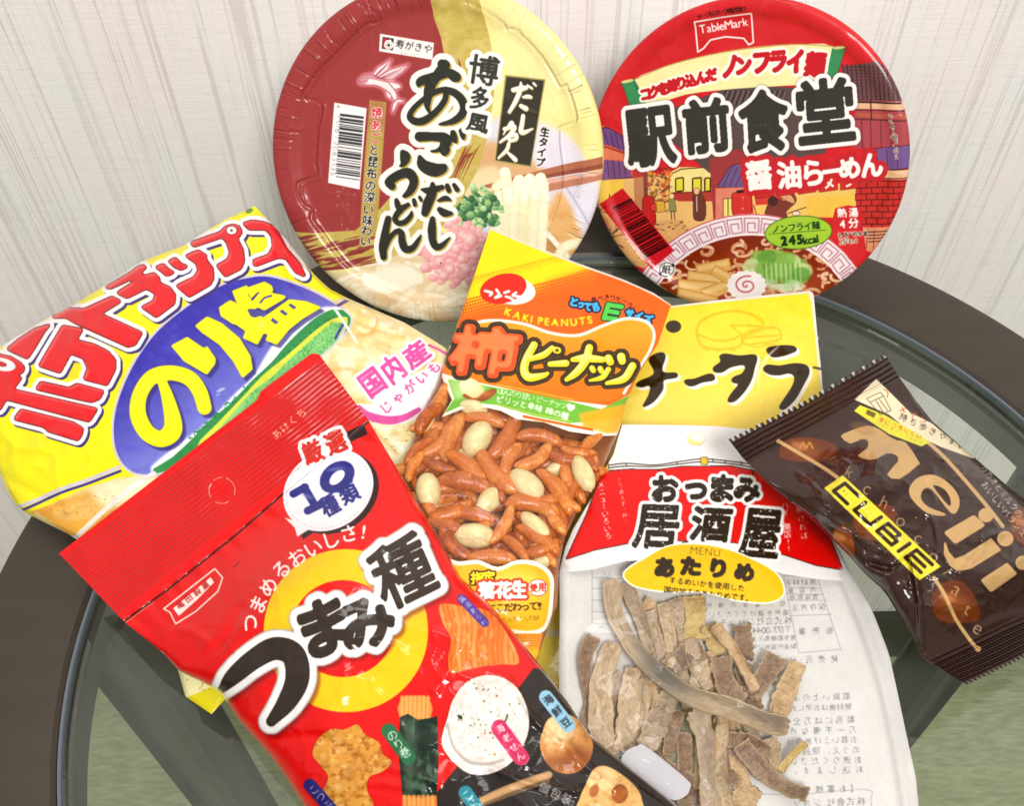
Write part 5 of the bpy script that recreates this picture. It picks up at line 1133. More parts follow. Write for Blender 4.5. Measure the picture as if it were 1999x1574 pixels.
def art_cubie():
    A = Art(1400, 660, 2150, 1380, '#33231f'); rs = np.random.RandomState(14)
    A.view(2.3856, 1400, 680)
    A.put((0, 0, np.ones((A.h, A.w), np.float32)), lambda X, Y: rgb('#382824') * np.ones(X.shape + (1,)) * 1 + 0 * Y[..., None])
    # crimps: ridges along both seals
    X, Y = A.XY(0, 0, A.w, A.h)
    for (a, b, s, w) in (((65, 440), (790, 40), 1, 125), ((1150, 1560), (1429, 1430), -1, 170)):
        a, b = np.array(a, float), np.array(b, float); d = (b - a) / np.hypot(*(b - a)); n = np.array([-d[1], d[0]]) * s
        D = (X - a[0]) * n[0] + (Y - a[1]) * n[1]; m = np.clip((D - 2) / 8, 0, 1) * np.clip((w - D) / 25, 0, 1)
        A.hg += .40 * np.sin(D * 2 * math.pi / 24 + 3 * vnoise(A.w, A.h, 90, 3)) * m
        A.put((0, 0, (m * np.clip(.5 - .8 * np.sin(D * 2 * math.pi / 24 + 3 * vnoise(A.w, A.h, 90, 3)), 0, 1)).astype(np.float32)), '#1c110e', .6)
    GO, YE = '#bf9a66', '#dfd23a'
    def choc(p, r=0):
        M = A.m_poly(p, 4); A.put(A.soft(M, 12), '#4a1e10', .6); A.put(M, '#64300f'); A.clip_to(M)
        c = np.mean(p, 0); A.ell(c[0], c[1], 70, 40, '#8f4a1e', 20, .7, 20); A.ell(c[0] - 30, c[1] - 20, 40, 16, '#c98a5a', 20, .55, 8); A.clip_to()
    choc([(290, 480), (320, 430), (420, 415), (530, 440), (560, 480), (500, 520), (380, 530), (300, 510)]); choc([(640, 780), (720, 730), (820, 740), (830, 800), (780, 880), (690, 890), (640, 840)]); choc([(1010, 1130), (1080, 1085), (1150, 1095), (1200, 1160), (1225, 1250), (1160, 1280), (1040, 1270), (1000, 1200)])
    choc([(1370, 780), (1440, 740), (1520, 780), (1530, 870), (1440, 920), (1380, 880)]); choc([(560, 830), (620, 850), (640, 960), (590, 960), (540, 890)])
    A.strokes([[(385, 470), (400, 440), (415, 465), (430, 440), (445, 465)]], '#b87a3c', 9)
    # long gold lines
    A.brush([(285, 432), (400, 500), (500, 560), (570, 610)], GO, 17); A.brush([(1010, 1070), (1060, 1150), (1110, 1260), (1170, 1350), (1210, 1400)], GO, 17); A.ell(1215, 1402, 14, 14, GO); A.ell(285, 433, 10, 10, GO)
    A.brush([(985, 440), (1060, 510), (1150, 610), (1260, 740), (1330, 830)], GO, 18)
    # large lowercase name, letters turned along the bag
    me = A.union([A.m_poly([(575, 410), (620, 385), (700, 360), (760, 380), (800, 410), (840, 430), (880, 440), (940, 530), (935, 545), (850, 610), (790, 590), (840, 530), (835, 500), (790, 490), (745, 515), (700, 520), (655, 500), (700, 465), (700, 430), (670, 425), (620, 445)], 2)])
    A.put(me, GO); A.ell(680, 375, 60, 26, '#9c6a44', 20, .35, 8)
    E = A.m_poly([(900, 640), (940, 600), (1010, 590), (1080, 630), (1125, 690), (1125, 745), (1090, 770), (1000, 660), (960, 660), (950, 700), (985, 740), (1060, 770), (1050, 782), (980, 770), (920, 720), (895, 680)], 3); A.put(E, GO); A.poly([(1020, 640), (1060, 660), (1085, 700), (1080, 735), (1010, 650)], '#33231f', sm=3)
    A.poly([(1065, 860), (1195, 785), (1240, 825), (1110, 905)], GO, sm=0, out=[(8, GO)]); A.ell(1252, 778, 36, 34, GO)
    A.poly([(1060, 905), (1075, 950), (1105, 985), (1150, 970), (1275, 890), (1318, 940), (1180, 1025), (1120, 1035), (1085, 1010), (1060, 960)], GO, sm=0, out=[(5, GO)]); A.ell(1342, 888, 38, 36, GO)
    A.poly([(1236, 1082), (1350, 1008), (1388, 1050), (1275, 1130)], GO, out=[(8, GO)]); A.ell(1425, 1000, 36, 34, GO)
    # scattered letters of the side line
    for ch, x, y, an, sz in (('l', 540, 512, 60, 46), ('k', 620, 575, 30, 66), ('c', 702, 650, 30, 74), ('h', 780, 715, 25, 72), ('o', 858, 798, 20, 74), ('c', 940, 880, 30, 72), ('o', 1012, 962, 20, 74), ('l', 1075, 1040, 60, 66), ('a', 1118, 1120, 30, 80), ('t', 1170, 1212, 30, 74), ('e', 1218, 1300, 30, 80)):
        A.run(ch, (x, y), (x + .01 * math.cos(math.radians(an)), y + .01 * math.sin(math.radians(an))), sz * 1.2, '#c6a273', bold=.6)
    # yellow name plate
    A.poly([(585, 592), (1042, 1018), (942, 1082), (498, 652)], YE)
    ox, oy = np.array([585, 592.]), np.array([1042, 1018.]); ux, uy = (oy - ox), np.array([498, 652.]) - ox
    f = lambda a, b: tuple(ox + ux * a + uy * b)
    def cl(L): A.strokes([[f(*q) for q in p] for p in L], '#33231f', 17, sm=0)
    cl([[(.20, .2), (.06, .2), (.06, .8), (.20, .8)]]); cl([[(.27, .2), (.27, .8), (.43, .8), (.43, .2)]]); cl([[(.50, .2), (.50, .8), (.65, .8), (.65, .5), (.50, .5)], [(.50, .2), (.62, .2), (.62, .5)]]); cl([[(.72, .2), (.72, .8)]])
    cl([[(.95, .2), (.79, .2), (.79, .8), (.95, .8)], [(.79, .5), (.93, .5)]])
    A.run('キュービィ', f(.105, .5), f(.225, .5), 21, '#33231f', bold=.8)
    # cream and yellow flashes
    A.poly([(740, 142), (800, 200), (900, 300), (1000, 350), (1100, 430), (1200, 500), (1195, 515), (1040, 460), (900, 390), (800, 310), (640, 240)], '#e6d8b4'); A.poly([(665, 265), (780, 310), (900, 380), (992, 438), (950, 458), (800, 400), (638, 292)], '#d8d238')
    for p in ([(695, 235), (760, 205), (775, 222), (712, 252), (695, 235)], [(712, 252), (760, 310), (810, 290), (775, 222)], [(740, 245), (775, 300)], [(755, 238), (795, 292)]): A.brush(p, '#4a4238', 3, sm=0)
    A.brush([(775, 190), (795, 205), (792, 228)], '#b84a3c', 4)
    A.run('メイン', (865, 285), (960, 335), 40, '#c04a3c', bold=1.5); A.run('持ち歩きやすい', (868, 322), (1140, 455), 40, '#3c3028', bold=1.3)
    A.run('手につきにくい', (765, 335), (940, 410), 29, '#c8501e', bold=1.4); A.run('コーティングタイプ', (770, 358), (945, 440), 22, '#3c3028', bold=.7); A.box(715, 305, 44, 22, 25, '#6a5a20')
    A.run('カカオとミルクの', (1245, 560), (1405, 770), 40, '#e0d8d4', bold=1.2); A.run('おいしいバランス', (1250, 640), (1420, 860), 40, '#e0d8d4', bold=1.2)
    return A
def art_squid():
    A = Art(1070, 800, 1840, 1720, '#e9e7e4'); A.op[:] = .0
    Z = (2.539, 1080, 560); A.view(*Z)
    H = A.m_poly([(-100, 580), (1900, 580), (1900, 1500), (1500, 1465), (1300, 1450), (1140, 1425), (1000, 1380), (700, 1350), (360, 1360), (200, 1402), (100, 1412), (-100, 1420)])
    A.put(H, '#e6e5e3', op=.985)
    A.ell(708, 755, 42, 32, '#e3d67c', 0, out=[(4, '#bdb8ae')]); A.poly([(668, 745), (700, 724), (740, 730), (748, 760), (720, 770)], '#f4f1e2', sm=3, soft=4)
    BK, WH = '#2c2520', '#f2f0ee'
    R = [(240, 916), (380, 906), (520, 908), (640, 892), (880, 890), (1000, 914), (1150, 960), (1250, 1050), (1340, 1170), (1435, 1404), (1300, 1380), (1150, 1330), (1000, 1290), (900, 1268), (650, 1258), (400, 1266), (200, 1306), (65, 1350), (110, 1250), (170, 1120), (212, 1000)]
    A.poly(R, '#d91c1a', out=[(5, BK)]); A.brush([(520, 908), (540, 950)], BK, 6, sm=0); A.brush([(985, 905), (995, 960)], BK, 6, sm=0); A.brush([(640, 1268), (760, 1258), (830, 1268)], BK, 6)
    for k, p in enumerate(([(258, 888), (360, 876), (500, 884), (620, 868), (740, 854), (880, 866), (1000, 886), (1090, 922)], [(258, 900), (360, 890), (500, 892), (620, 880), (740, 868), (880, 878), (1000, 900), (1080, 936)])): A.brush(p, BK, 5)
    for x, y in ((360, 884), (610, 874), (790, 860), (850, 868), (930, 874), (1010, 892)): A.brush([(x, y - 7), (x + 4, y + 8)], BK, 4, sm=0)
    A.poly([(730, 848), (762, 846), (766, 880), (734, 882)], '#e3b52a', out=[(4, BK)]); A.poly([(240, 880), (272, 876), (274, 918), (244, 922)], '#e3b52a', out=[(4, BK)])
    # brushed name
    L1 = A.union([A.grow(A.m_seg(A.seg_glyph(*g)), 9, .8, 1.15) for g in (('お', 555, 1002, 120, 118, 2), ('つ', 706, 1014, 100, 70, 6), ('ま', 838, 1000, 104, 122, 4), ('み', 962, 1008, 118, 104, 8))])
    L2 = A.union([A.grow(A.m_seg(A.seg_glyph(*g, shear=.1)), 8, .75, 1.2) for g in (('居', 512, 1190, 214, 205, 2), ('酒', 782, 1178, 190, 160, 3))] + [A.grow(A.m_seg(A.seg_glyph('屋', 1028, 1226, 190, 235, 5, shear=.06)), 8, .75, 1.2)])
    for q in (L1, L2): A.put(A.grow(q, 17), WH)
    for q in (L1, L2):
        n = vnoise(q[2].shape[1], q[2].shape[0], 5, 9, 2); A.put((q[0], q[1], q[2] * np.clip((.86 - n) * 8, 0, 1)), BK)
    A.run('メニューいろいろ', (236, 982), (272, 1235), 38, '#f0d9d4', vert=True, bold=1.6); A.run('とりあえず一杯!', (330, 958), (360, 1165), 30, '#f0d9d4', vert=True, bold=1.1)
    A.run('開ければ', (1222, 1105), (1244, 1235), 38, '#f0d9d4', vert=True, bold=1.3); A.run('ハイ、開店!!', (1148, 1085), (1168, 1300), 40, '#f0d9d4', vert=True, bold=1.6)
    O = A.m_poly([(352, 1425), (385, 1390), (440, 1358), (560, 1292), (700, 1278), (850, 1300), (1000, 1360), (1100, 1420), (1140, 1490), (1128, 1540), (1050, 1566), (900, 1552), (750, 1514), (550, 1510), (420, 1488), (368, 1458)], 4)
    A.put(A.grow(O, 8), '#f2f0ea', op=1); A.put(O, '#e8b910', op=1)
    A.run('MENU', (698, 1306), (812, 1318), 54, '#4a3a10', bold=.8)
    A.glyphs([('あ', 552, 1392, 84, 86, 2), ('た', 682, 1386, 90, 82, 4), ('り', 818, 1396, 64, 82, 5), ('め', 948, 1416, 84, 76, 8)], '#33280f', bold=9)
    A.run('するめいかを使用した', (592, 1456), (932, 1495), 38, '#3a2e12', bold=1.7); A.run('国内加工のあたりめです。', (566, 1504), (972, 1546), 38, '#3a2e12', bold=1.7)
    # frosted side seams
    A.view(); A.brush([(1092, 1115), (1093, 1180), (1092, 1300), (1092, 1400), (1095, 1700)], '#eceae8', 36, op=.55, al=.8, soft=3)
    A.brush([(1650, 1120), (1690, 1210), (1730, 1330), (1755, 1440), (1775, 1560), (1790, 1700)], '#e2e0de', 26, op=.5, al=.8, soft=2)
    return A
def art_squid_back():
    """the back sheet's own print, read through it from behind"""
    A = Art(1070, 800, 1840, 1720, '#d3d1ce'); A.op[:] = .93
    A.view(); A.put(A.soft(A.m_poly([(1190, 1340), (1330, 1300), (1440, 1400), (1400, 1560), (1300, 1620), (1190, 1560)], 4), 26), '#c8c8c4', 1.0, op=.25)
    A.view(2.856, 1060, 1080); G = '#75747c'
    for p in ([(1345, 120), (1530, 130), (1665, 535), (1430, 552), (1345, 120)], [(1345, 185), (1545, 195)], [(1360, 222), (1565, 230)], [(1370, 258), (1578, 262)], [(1380, 345), (1610, 340)], [(275, 90), (275, 390), (480, 400)], [(275, 135), (480, 140)], [(275, 195), (480, 200)], [(275, 260), (480, 265)], [(275, 325), (480, 330)]): A.brush(p, G, 3, sm=0, al=.8)
    for t, x0, x1, y, sz in (('名料材原', 1368, 1508, 162, 42), ('量容内', 1385, 1510, 204, 40), ('限期味賞', 1395, 1522, 244, 38), ('法方存保', 1412, 1560, 300, 44), ('所場の度温い低', 930, 1340, 285, 36), ('いさだくてけ避を所場', 945, 1360, 336, 40), ('キッョジ社会式株', 1010, 1370, 378, 50), ('4400-771〒', 1185, 1370, 425, 54), ('上区馬練都京東', 1185, 1400, 472, 36), ('号記有固所造製', 1185, 1402, 520, 36), ('者売販', 1450, 1600, 432, 46), ('日:元売発', 1400, 1630, 592, 46),
                         ('注の上い扱取', 1420, 1695, 802, 46), ('めに早おは後封開', 1400, 1705, 862, 42), ('全万はに品製', 1420, 1718, 935, 48), ('点な備不一万', 1400, 1730, 992, 48), ('日の当げ上い買お', 1385, 1735, 1046, 46), ('を品現、えうの', 1420, 1748, 1104, 48), ('いさだくり送お', 1400, 1758, 1160, 48), ('。すまし送お', 1400, 1768, 1214, 48), ('サ様客お【', 1480, 1738, 1318, 48), ('ッョジ 社会式株', 1420, 1775, 1392, 52)):
        A.run(t, (x0, y), (x1, y - (x1 - x0) * .02), sz, G, mirror=True, bold=1.3)
    A.run('lack', (325, 104), (400, 104), 44, G, mirror=True, bold=.6)
    A.brush([(1020, 1335), (1400, 1345), (1800, 1320), (1830, 1380), (1840, 1500)], G, 3, al=.8)
    return A

# ------------------------------------------------------------------ the two bowls
PROF1 = [(0, -.0022), (.3, -.0022), (.6, -.0022), (.8, -.0022), (.845, -.0021), (.87, -.0004), (.90, 0), (.955, 0), (.985, -.0006), (.997, -.002), (1.0, -.0036)]
PROF2 = [(0, -.0012), (.3, -.0012), (.6, -.0012), (.86, -.0012), (.895, -.0010), (.905, 0), (.96, .0002), (.985, -.0002), (.997, -.0012), (1.0, -.003)]
bowl('noodle_bowl', B1C, B1N, B1R, .070, .0435, art_udon(), dict(rough=.26, relief=.0016, crinkle=.12, cscale=38, coat=.25), PROF1, 'noodle bowl with a dark red, gold and cream lid, propped against the wall', 'noodle bowls against the wall', paper)
bowl('noodle_bowl', B2C, B2N, B2R, .066, .0490, art_ramen(), dict(rough=.28, relief=.0012, crinkle=.16, cscale=30, coat=.25), PROF2, 'noodle bowl with a bright red lid picturing a street above ramen', 'noodle bowls against the wall', paper)

# ------------------------------------------------------------------ the bags
foil, nt, b, out = nodes('foil_inside'); b.inputs['Base Color'].default_value = (.72, .72, .72, 1); b.inputs['Metallic'].default_value = .7; b.inputs['Roughness'].default_value = .35
white_film, nt, b, out = nodes('white_film'); b.inputs['Base Color'].default_value = (.75, .74, .72, 1); b.inputs['Roughness'].default_value = .4
brown_film, nt, b, out = nodes('russet_film'); b.inputs['Base Color'].default_value = (.30, .095, .03, 1); b.inputs['Roughness'].default_value = .4
smooth = lambda x: np.clip(x, 0, 1) ** 2 * (3 - 2 * np.clip(x, 0, 1))

CH_P = plane3((413, 1390, .006), (100, 1040, .010), (500, 405, .055))
CH_E = ([(-70, 740), (0, 678), (26, 661), (91, 622), (143, 596), (225, 544), (277, 510), (359, 479), (432, 432), (497, 402)],
        [(497, 402), (515, 420), (562, 471), (605, 527), (640, 562), (676, 581), (790, 630), (871, 680), (930, 780), (990, 1000)],
        [(413, 1395), (440, 1365), (600, 1270), (990, 1000)],
        [(-70, 740), (-40, 850), (0, 925), (16, 960), (35, 991), (60, 1007), (148, 1050), (250, 1180), (347, 1307), (362, 1361), (413, 1395)])
def h_chips(S, T, px):
    return smooth(puff(S, T, .3, .3) * 1.6) * (.0016 * ridges(px, 130, 31) + .0008 * ridges(px, 55, 32)) + .017 * puff(S, T, .45, .45) * (1 - .72 * smooth((px[:, 0] + .45 * px[:, 1] - 900) / 260)) + .005 * puff(S, T, .3, .3) * lumps(px, 150, 3) + crease(px, [
        ([(500, 410), (560, 520), (650, 590)], 9, -.0016), ([(560, 500), (640, 560), (680, 600)], 7, .0012), ([(130, 1000), (230, 945), (300, 920)], 8, .0014), ([(0, 930), (120, 990)], 9, -.0012),
        ([(505, 420), (590, 520), (668, 575)], 5, .0014), ([(660, 600), (760, 640), (850, 690)], 7, .0014), ([(600, 560), (680, 640), (780, 680)], 6, -.0012), ([(620, 600), (700, 660), (760, 760)], 10, -.0012), ([(700, 640), (800, 720), (860, 800)], 8, .0010), ([(560, 540), (620, 600)], 6, -.001)]) * smooth(puff(S, T, .3, .3) * 2)
t = package('crisp_bag', CH_P, CH_E, art_chips(), h_chips, dict(rough=.24, crinkle=.26, cscale=50, coat=.35), 170, 150, back_mat=foil)
tag(t, 'large yellow crisp bag with red block lettering and a blue oval', 'snack bag')

RD_P = plane3((120, 1075, .022), (620, 690, .066), (560, 1520, .016))
RD_E = ([(115, 1081), (501, 782), (509, 764), (608, 690), (623, 692)],
        [(623, 692), (720, 822), (786, 934), (832, 1010), (900, 1127), (960, 1184), (1017, 1252), (1059, 1306), (1105, 1367), (1150, 1435), (1226, 1496), (1302, 1557), (1420, 1660)],
        [(700, 1760), (1060, 1720), (1420, 1660)],
        [(115, 1081), (242, 1214), (318, 1275), (349, 1310), (430, 1351), (466, 1407), (527, 1475), (560, 1521), (610, 1600), (700, 1760)])
def seal_depth(px):
    a, b = np.array([115., 1081]), np.array([623., 692]); d = (b - a) / np.hypot(*(b - a)); return (px - a) @ np.array([-d[1], d[0]])
def h_red(S, T, px):
    k = smooth((seal_depth(px) - 168) / 190); e = np.clip(4 * S * (1 - S), 0, 1)
    D = seal_depth(px); pk = np.clip((D - 172) / 8, 0, 1) * np.exp(-np.clip(D - 172, 0, None) / 45) * .0009 * np.sin(((px - [115, 1081]) @ [.794, -.608]) / 7.5 + 6 * lumps(px, 60, 3)) * (lumps(px, 100, 12) > -.05)
    return pk + smooth(e * 2) * k * (.0011 * ridges(px, 120, 33) + .0005 * ridges(px, 50, 34)) + k * (.020 * e ** .5 + .0055 * e ** .4 * lumps(px, 130, 5) + crease(px, [([(690, 1510), (760, 1500), (850, 1530)], 9, .0016), ([(1000, 1330), (1040, 1400), (1090, 1450)], 7, .0022), ([(850, 1350), (880, 1300), (905, 1260)], 10, .0012),
        ([(380, 1290), (430, 1260), (470, 1190)], 12, -.0016), ([(300, 1250), (360, 1230), (400, 1250)], 10, .0016), ([(1080, 1400), (1130, 1480), (1200, 1540)], 9, .002), ([(950, 1180), (1000, 1260), (1060, 1330)], 9, -.0018),
        ([(540, 1450), (620, 1440), (700, 1480)], 12, -.0014), ([(620, 1560), (720, 1530), (830, 1545)], 9, .0014), ([(960, 1500), (1030, 1530), (1120, 1545)], 8, .0018)]) * smooth(e * 2)) + .0012 * lumps(px, 90, 9) * (1 - k)
def s_red(S, T, px): return np.where(seal_depth(px) < 172, 'top_seal', 'front_film')
t = package('snack_mix_bag', RD_P, RD_E, art_red(), h_red, dict(rough=.17, relief=.0011, crinkle=.22, cscale=60, coat=.5), 170, 190, back_mat=foil, split=s_red)
tag(t, 'red snack mix bag with a crimped top, yellow ring and black brush lettering', 'snack bag')

CS_P = plane3((1290, 608, .032), (1585, 568, .030), (1300, 1350, .006))
CS_E = ([(1130, 622), (1312, 597), (1434, 582), (1580, 568)], [(1580, 568), (1588, 572), (1596, 658), (1604, 729), (1606, 761), (1640, 1140), (1650, 1400)],
        [(1010, 1450), (1300, 1430), (1650, 1400)], [(1130, 622), (1090, 900), (1050, 1233), (1010, 1450)])
def h_cheese(S, T, px): return .0007 * smooth(puff(S, T) * 3) * ridges(px, 80, 35) + .004 * puff(S, T) + .0022 * smooth(puff(S, T) * 3) * lumps(px, 110, 6) + crease(px, [([(1500, 690), (1480, 740), (1490, 780)], 8, .0012), ([(1520, 660), (1560, 720)], 9, -.001)])
t = package('cheese_snack_bag', CS_P, CS_E, art_cheese(), h_cheese, dict(rough=.2, crinkle=.34, cscale=45, coat=.35), 90, 110, back=-.002, back_mat=white_film)
tag(t, 'flat yellow bag with a cheese drawing and four big black characters', 'snack bag')

KK_P = plane3((958, 443, .064), (1310, 595, .050), (1000, 1290, .031))
KK_E = ([(958, 443), (1027, 474), (1129, 514), (1218, 546), (1276, 572), (1310, 595)],
        [(1310, 595), (1285, 670), (1245, 732), (1222, 786), (1209, 839), (1187, 892), (1165, 941), (1125, 1003), (1102, 1052), (1091, 1110), (1088, 1184), (1067, 1233), (1045, 1300)],
        [(740, 1230), (900, 1280), (1045, 1300)], [(958, 443), (925, 541), (889, 643), (862, 719), (853, 750), (822, 808), (796, 888), (788, 930), (770, 1000), (740, 1230)])
art_k = art_kaki()
def h_kaki(S, T, px):
    k = smooth((T - .04) / .3); e = np.clip(4 * S * (1 - S), 0, 1)
    return k * (.0125 * e ** .45 + .0020 * e ** .4 * lumps(px, 55, 4)) * smooth((1.02 - T) * 6) + .0016 * lumps(px, 120, 8) * (1 - k) + .0012 * smooth(e * 2) * lumps(px, 30, 2) + .0007 * k * smooth(e * 2) * ridges(px, 70, 38)
def s_print(art, a, bb):
    def f(S, T, px): return np.where(art.sample(px[:, 0], px[:, 1], art.op) > .5, a, bb)
    return f
t = package('peanut_bag', KK_P, KK_E, art_k, h_kaki, dict(rough=.24, crinkle=.2, cscale=55, coat=.2, film=True), 150, 190, alpha='op', back=-.005, back_mat=brown_film, split=s_print(art_k, 'printed_film', 'clear_window'))
tag(t, 'orange and yellow peanut bag with a clear window onto its contents', 'snack bag')

SQ_P = plane3((1210, 838, .040), (1480, 840, .036), (1300, 1500, .022))
SQ_E = ([(1215, 829), (1316, 830), (1395, 832), (1474, 840), (1500, 845)],
        [(1500, 845), (1560, 930), (1620, 1040), (1644, 1084), (1671, 1138), (1702, 1189), (1736, 1277), (1756, 1369), (1776, 1464), (1788, 1515), (1795, 1590), (1810, 1700)],
        [(1095, 1700), (1450, 1705), (1810, 1700)],
        [(1215, 829), (1208, 850), (1198, 887), (1182, 914), (1159, 966), (1119, 1033), (1104, 1068), (1092, 1115), (1093, 1180), (1092, 1300), (1092, 1400), (1095, 1700)])
art_s = art_squid()
def h_squid(S, T, px):
    e = np.clip(4 * S * (1 - S), 0, 1); k = smooth((T - .15) / .3)
    return k * .0092 * e ** .5 * smooth((1.05 - T) * 5) + .0012 * smooth(e * 2) * lumps(px, 90, 4) + .0007 * smooth(e * 2) * lumps(px, 34, 7) + .0005 * smooth(e * 2) * ridges(px, 110, 39)
t = package('dried_squid_bag', SQ_P, SQ_E, art_s, h_squid, dict(rough=.28, crinkle=.15, cscale=38, coat=.2, film=True), 150, 170, alpha='op', back=-.002, back_art=art_squid_back(), split=s_print(art_s, 'printed_film', 'clear_window'))
tag(t, 'white topped clear bag of dried squid with a red banner print', 'snack bag')

CB_P = plane3((1440, 865, .062), (1745, 700, .042), (1885, 1335, .020))
def zigzag(p, q, n, amp):
    p, q = np.array(p, float), np.array(q, float); d = q - p; m = np.array([d[1], -d[0]]) / np.hypot(*d)
    return [tuple(p + d * i / (2 * n) + m * (amp if i % 2 else 0)) for i in range(2 * n + 1)]
CB_E = ([(1427, 864), (1568, 793), (1731, 697)], [(1731, 697), (1748, 726), (1790, 785), (1819, 822), (1903, 894), (1966, 948), (1999, 973), (2080, 1040), (2130, 1200)],
        [(1882, 1334), (1999, 1279), (2130, 1205)],
        [(1427, 864), (1450, 894), (1505, 948), (1568, 998), (1651, 1078), (1693, 1124), (1727, 1154), (1777, 1237), (1802, 1284), (1865, 1325), (1882, 1334)])
def h_cubie(S, T, px):
    k = smooth((T - .10) / .22) * smooth((.92 - T) / .2); e = np.clip(4 * S * (1 - S), 0, 1)
    return k * smooth(e * 2) * (.0014 * ridges(px, 75, 36) + .0006 * ridges(px, 32, 37)) + k * (.015 * e ** .45 + .006 * e ** .4 * lumps(px, 85, 6)) + crease(px, [([(1780, 1090), (1795, 1180), (1800, 1260)], 6, .0022), ([(1600, 1000), (1680, 1050), (1730, 1080)], 8, .0016), ([(1700, 1100), (1740, 1110), (1770, 1090)], 7, -.0018), ([(1640, 850), (1660, 830), (1700, 830)], 8, .0012),
        ([(1450, 880), (1540, 900), (1620, 960)], 10, -.0014), ([(1750, 730), (1790, 790), (1830, 830)], 7, .0016), ([(1880, 1290), (1920, 1230), (1990, 1200)], 9, .0016), ([(1900, 1060), (1960, 1040), (1999, 1060)], 8, .001)]) * smooth(k * 2 + .1)
def s_cubie(S, T, px): return np.where(T < .115, 'top_seal', np.where(T > .885, 'bottom_seal', 'front_film'))
t = package('chocolate_bag', CB_P, CB_E, art_cubie(), h_cubie, dict(rough=.15, relief=.0014, crinkle=.2, cscale=55, coat=.4), 180, 150, back=-.006, back_mat=foil, split=s_cubie, teeth=8)
tag(t, 'small dark brown chocolate bag with gold lowercase lettering and zigzag ends', 'snack bag')

# ------------------------------------------------------------------ what is inside the clear bags
def cracker_mat():
    m, nt, b, out = nodes('soy_glazed_cracker'); L = nt.links.new; tc = N(nt, 'ShaderNodeTexCoord'); oi = N(nt, 'ShaderNodeObjectInfo')
    n = N(nt, 'ShaderNodeTexNoise', Scale=5.0, Detail=6.0, Roughness=.7); L(tc.outputs['Object'], n.inputs['Vector'])
    f = mathn(nt, 'ADD', mathn(nt, 'MULTIPLY', n.outputs['Fac'], .75), mathn(nt, 'MULTIPLY', oi.outputs['Random'], .25))
    L(ramp(nt, f, [(.32, (.25, .042, .005)), (.46, (.47, .105, .012)), (.58, (.58, .165, .022)), (.72, (.74, .31, .07))]), b.inputs['Base Color'])
    b.inputs['Roughness'].default_value = .24
    n2 = N(nt, 'ShaderNodeTexNoise', Scale=17.0, Detail=4.0); L(tc.outputs['Object'], n2.inputs['Vector'])
    bp = N(nt, 'ShaderNodeBump', Strength=.28, Distance=.0010); L(n2.outputs['Fac'], bp.inputs['Height']); L(bp.outputs[0], b.inputs['Normal']); return m
def peanut_mat():
    m, nt, b, out = nodes('blanched_peanut'); L = nt.links.new; tc = N(nt, 'ShaderNodeTexCoord')
    n = N(nt, 'ShaderNodeTexNoise', Scale=4.5, Detail=6.0); L(tc.outputs['Object'], n.inputs['Vector'])
    L(ramp(nt, n.outputs['Fac'], [(.3, (.62, .50, .22)), (.7, (.78, .69, .38))]), b.inputs['Base Color']); b.inputs['Roughness'].default_value = .38
    bp = N(nt, 'ShaderNodeBump', Strength=.15, Distance=.0006); L(n.outputs['Fac'], bp.inputs['Height']); L(bp.outputs[0], b.inputs['Normal']); return m
def crescent_mesh(name, seed, mat):
    """a plump bowed cracker, 1 long, radius .13, tapered to both ends"""
    rs = np.random.RandomState(seed); ns, na = 18, 14; V = []
    bow = rs.uniform(.06, .16); fat = rs.uniform(.9, 1.15)
    for i in range(ns + 1):
        t = -1 + 2 * i / ns; c = np.array([t * .5, bow * (1 - t * t) - bow * .5, 0]); r = .128 * fat * (max(0, 1 - abs(t) ** 2.6)) ** .5 + .001
        w = 1 + .06 * math.sin(5 * t + seed)
        tn = np.array([.5, -2 * bow * t, 0]); tn /= np.linalg.norm(tn); nn = np.array([-tn[1], tn[0], 0])
        for k in range(na):
            a = 2 * math.pi * k / na; V.append(c + r * w * (math.cos(a) * nn * 1.08 + math.sin(a) * np.array([0, 0, 1])))
    F = [(i * na + k, (i + 1) * na + k, (i + 1) * na + (k + 1) % na, i * na + (k + 1) % na) for i in range(ns) for k in range(na)]
    F += [tuple(range(na)), tuple(ns * na + k for k in range(na - 1, -1, -1))]
    me = bpy.data.meshes.new(name); me.from_pydata([tuple(map(float, v)) for v in V], [], F); me.polygons.foreach_set('use_smooth', np.ones(len(F), bool)); me.materials.append(mat); me.update(); return me
def peanut_mesh(name, mat):
    ns, na = 20, 20; V = []
    for i in range(ns + 1):
        th = math.pi * i / ns; x = -.5 * math.cos(th); r = .33 * math.sin(th) ** .9 * (1 + .10 * x)
        for k in range(na):
            a = 2 * math.pi * k / na; g = 1 - .09 * math.exp(-((math.sin(a / 2 - math.pi / 4)) / .07) ** 2)
            V.append((x + (.05 if i == ns else 0), r * math.cos(a) * g, r * math.sin(a) * .92 * g))
    F = [(i * na + k, i * na + (k + 1) % na, (i + 1) * na + (k + 1) % na, (i + 1) * na + k) for i in range(ns) for k in range(na)]
    me = bpy.data.meshes.new(name); me.from_pydata(V, [], F); me.polygons.foreach_set('use_smooth', np.ones(len(F), bool)); me.materials.append(mat); me.update(); return me
CM, PM = cracker_mat(), peanut_mat()
CR = [crescent_mesh('crescent_cracker', s, CM) for s in range(5)]; PN = peanut_mesh('peanut', PM)
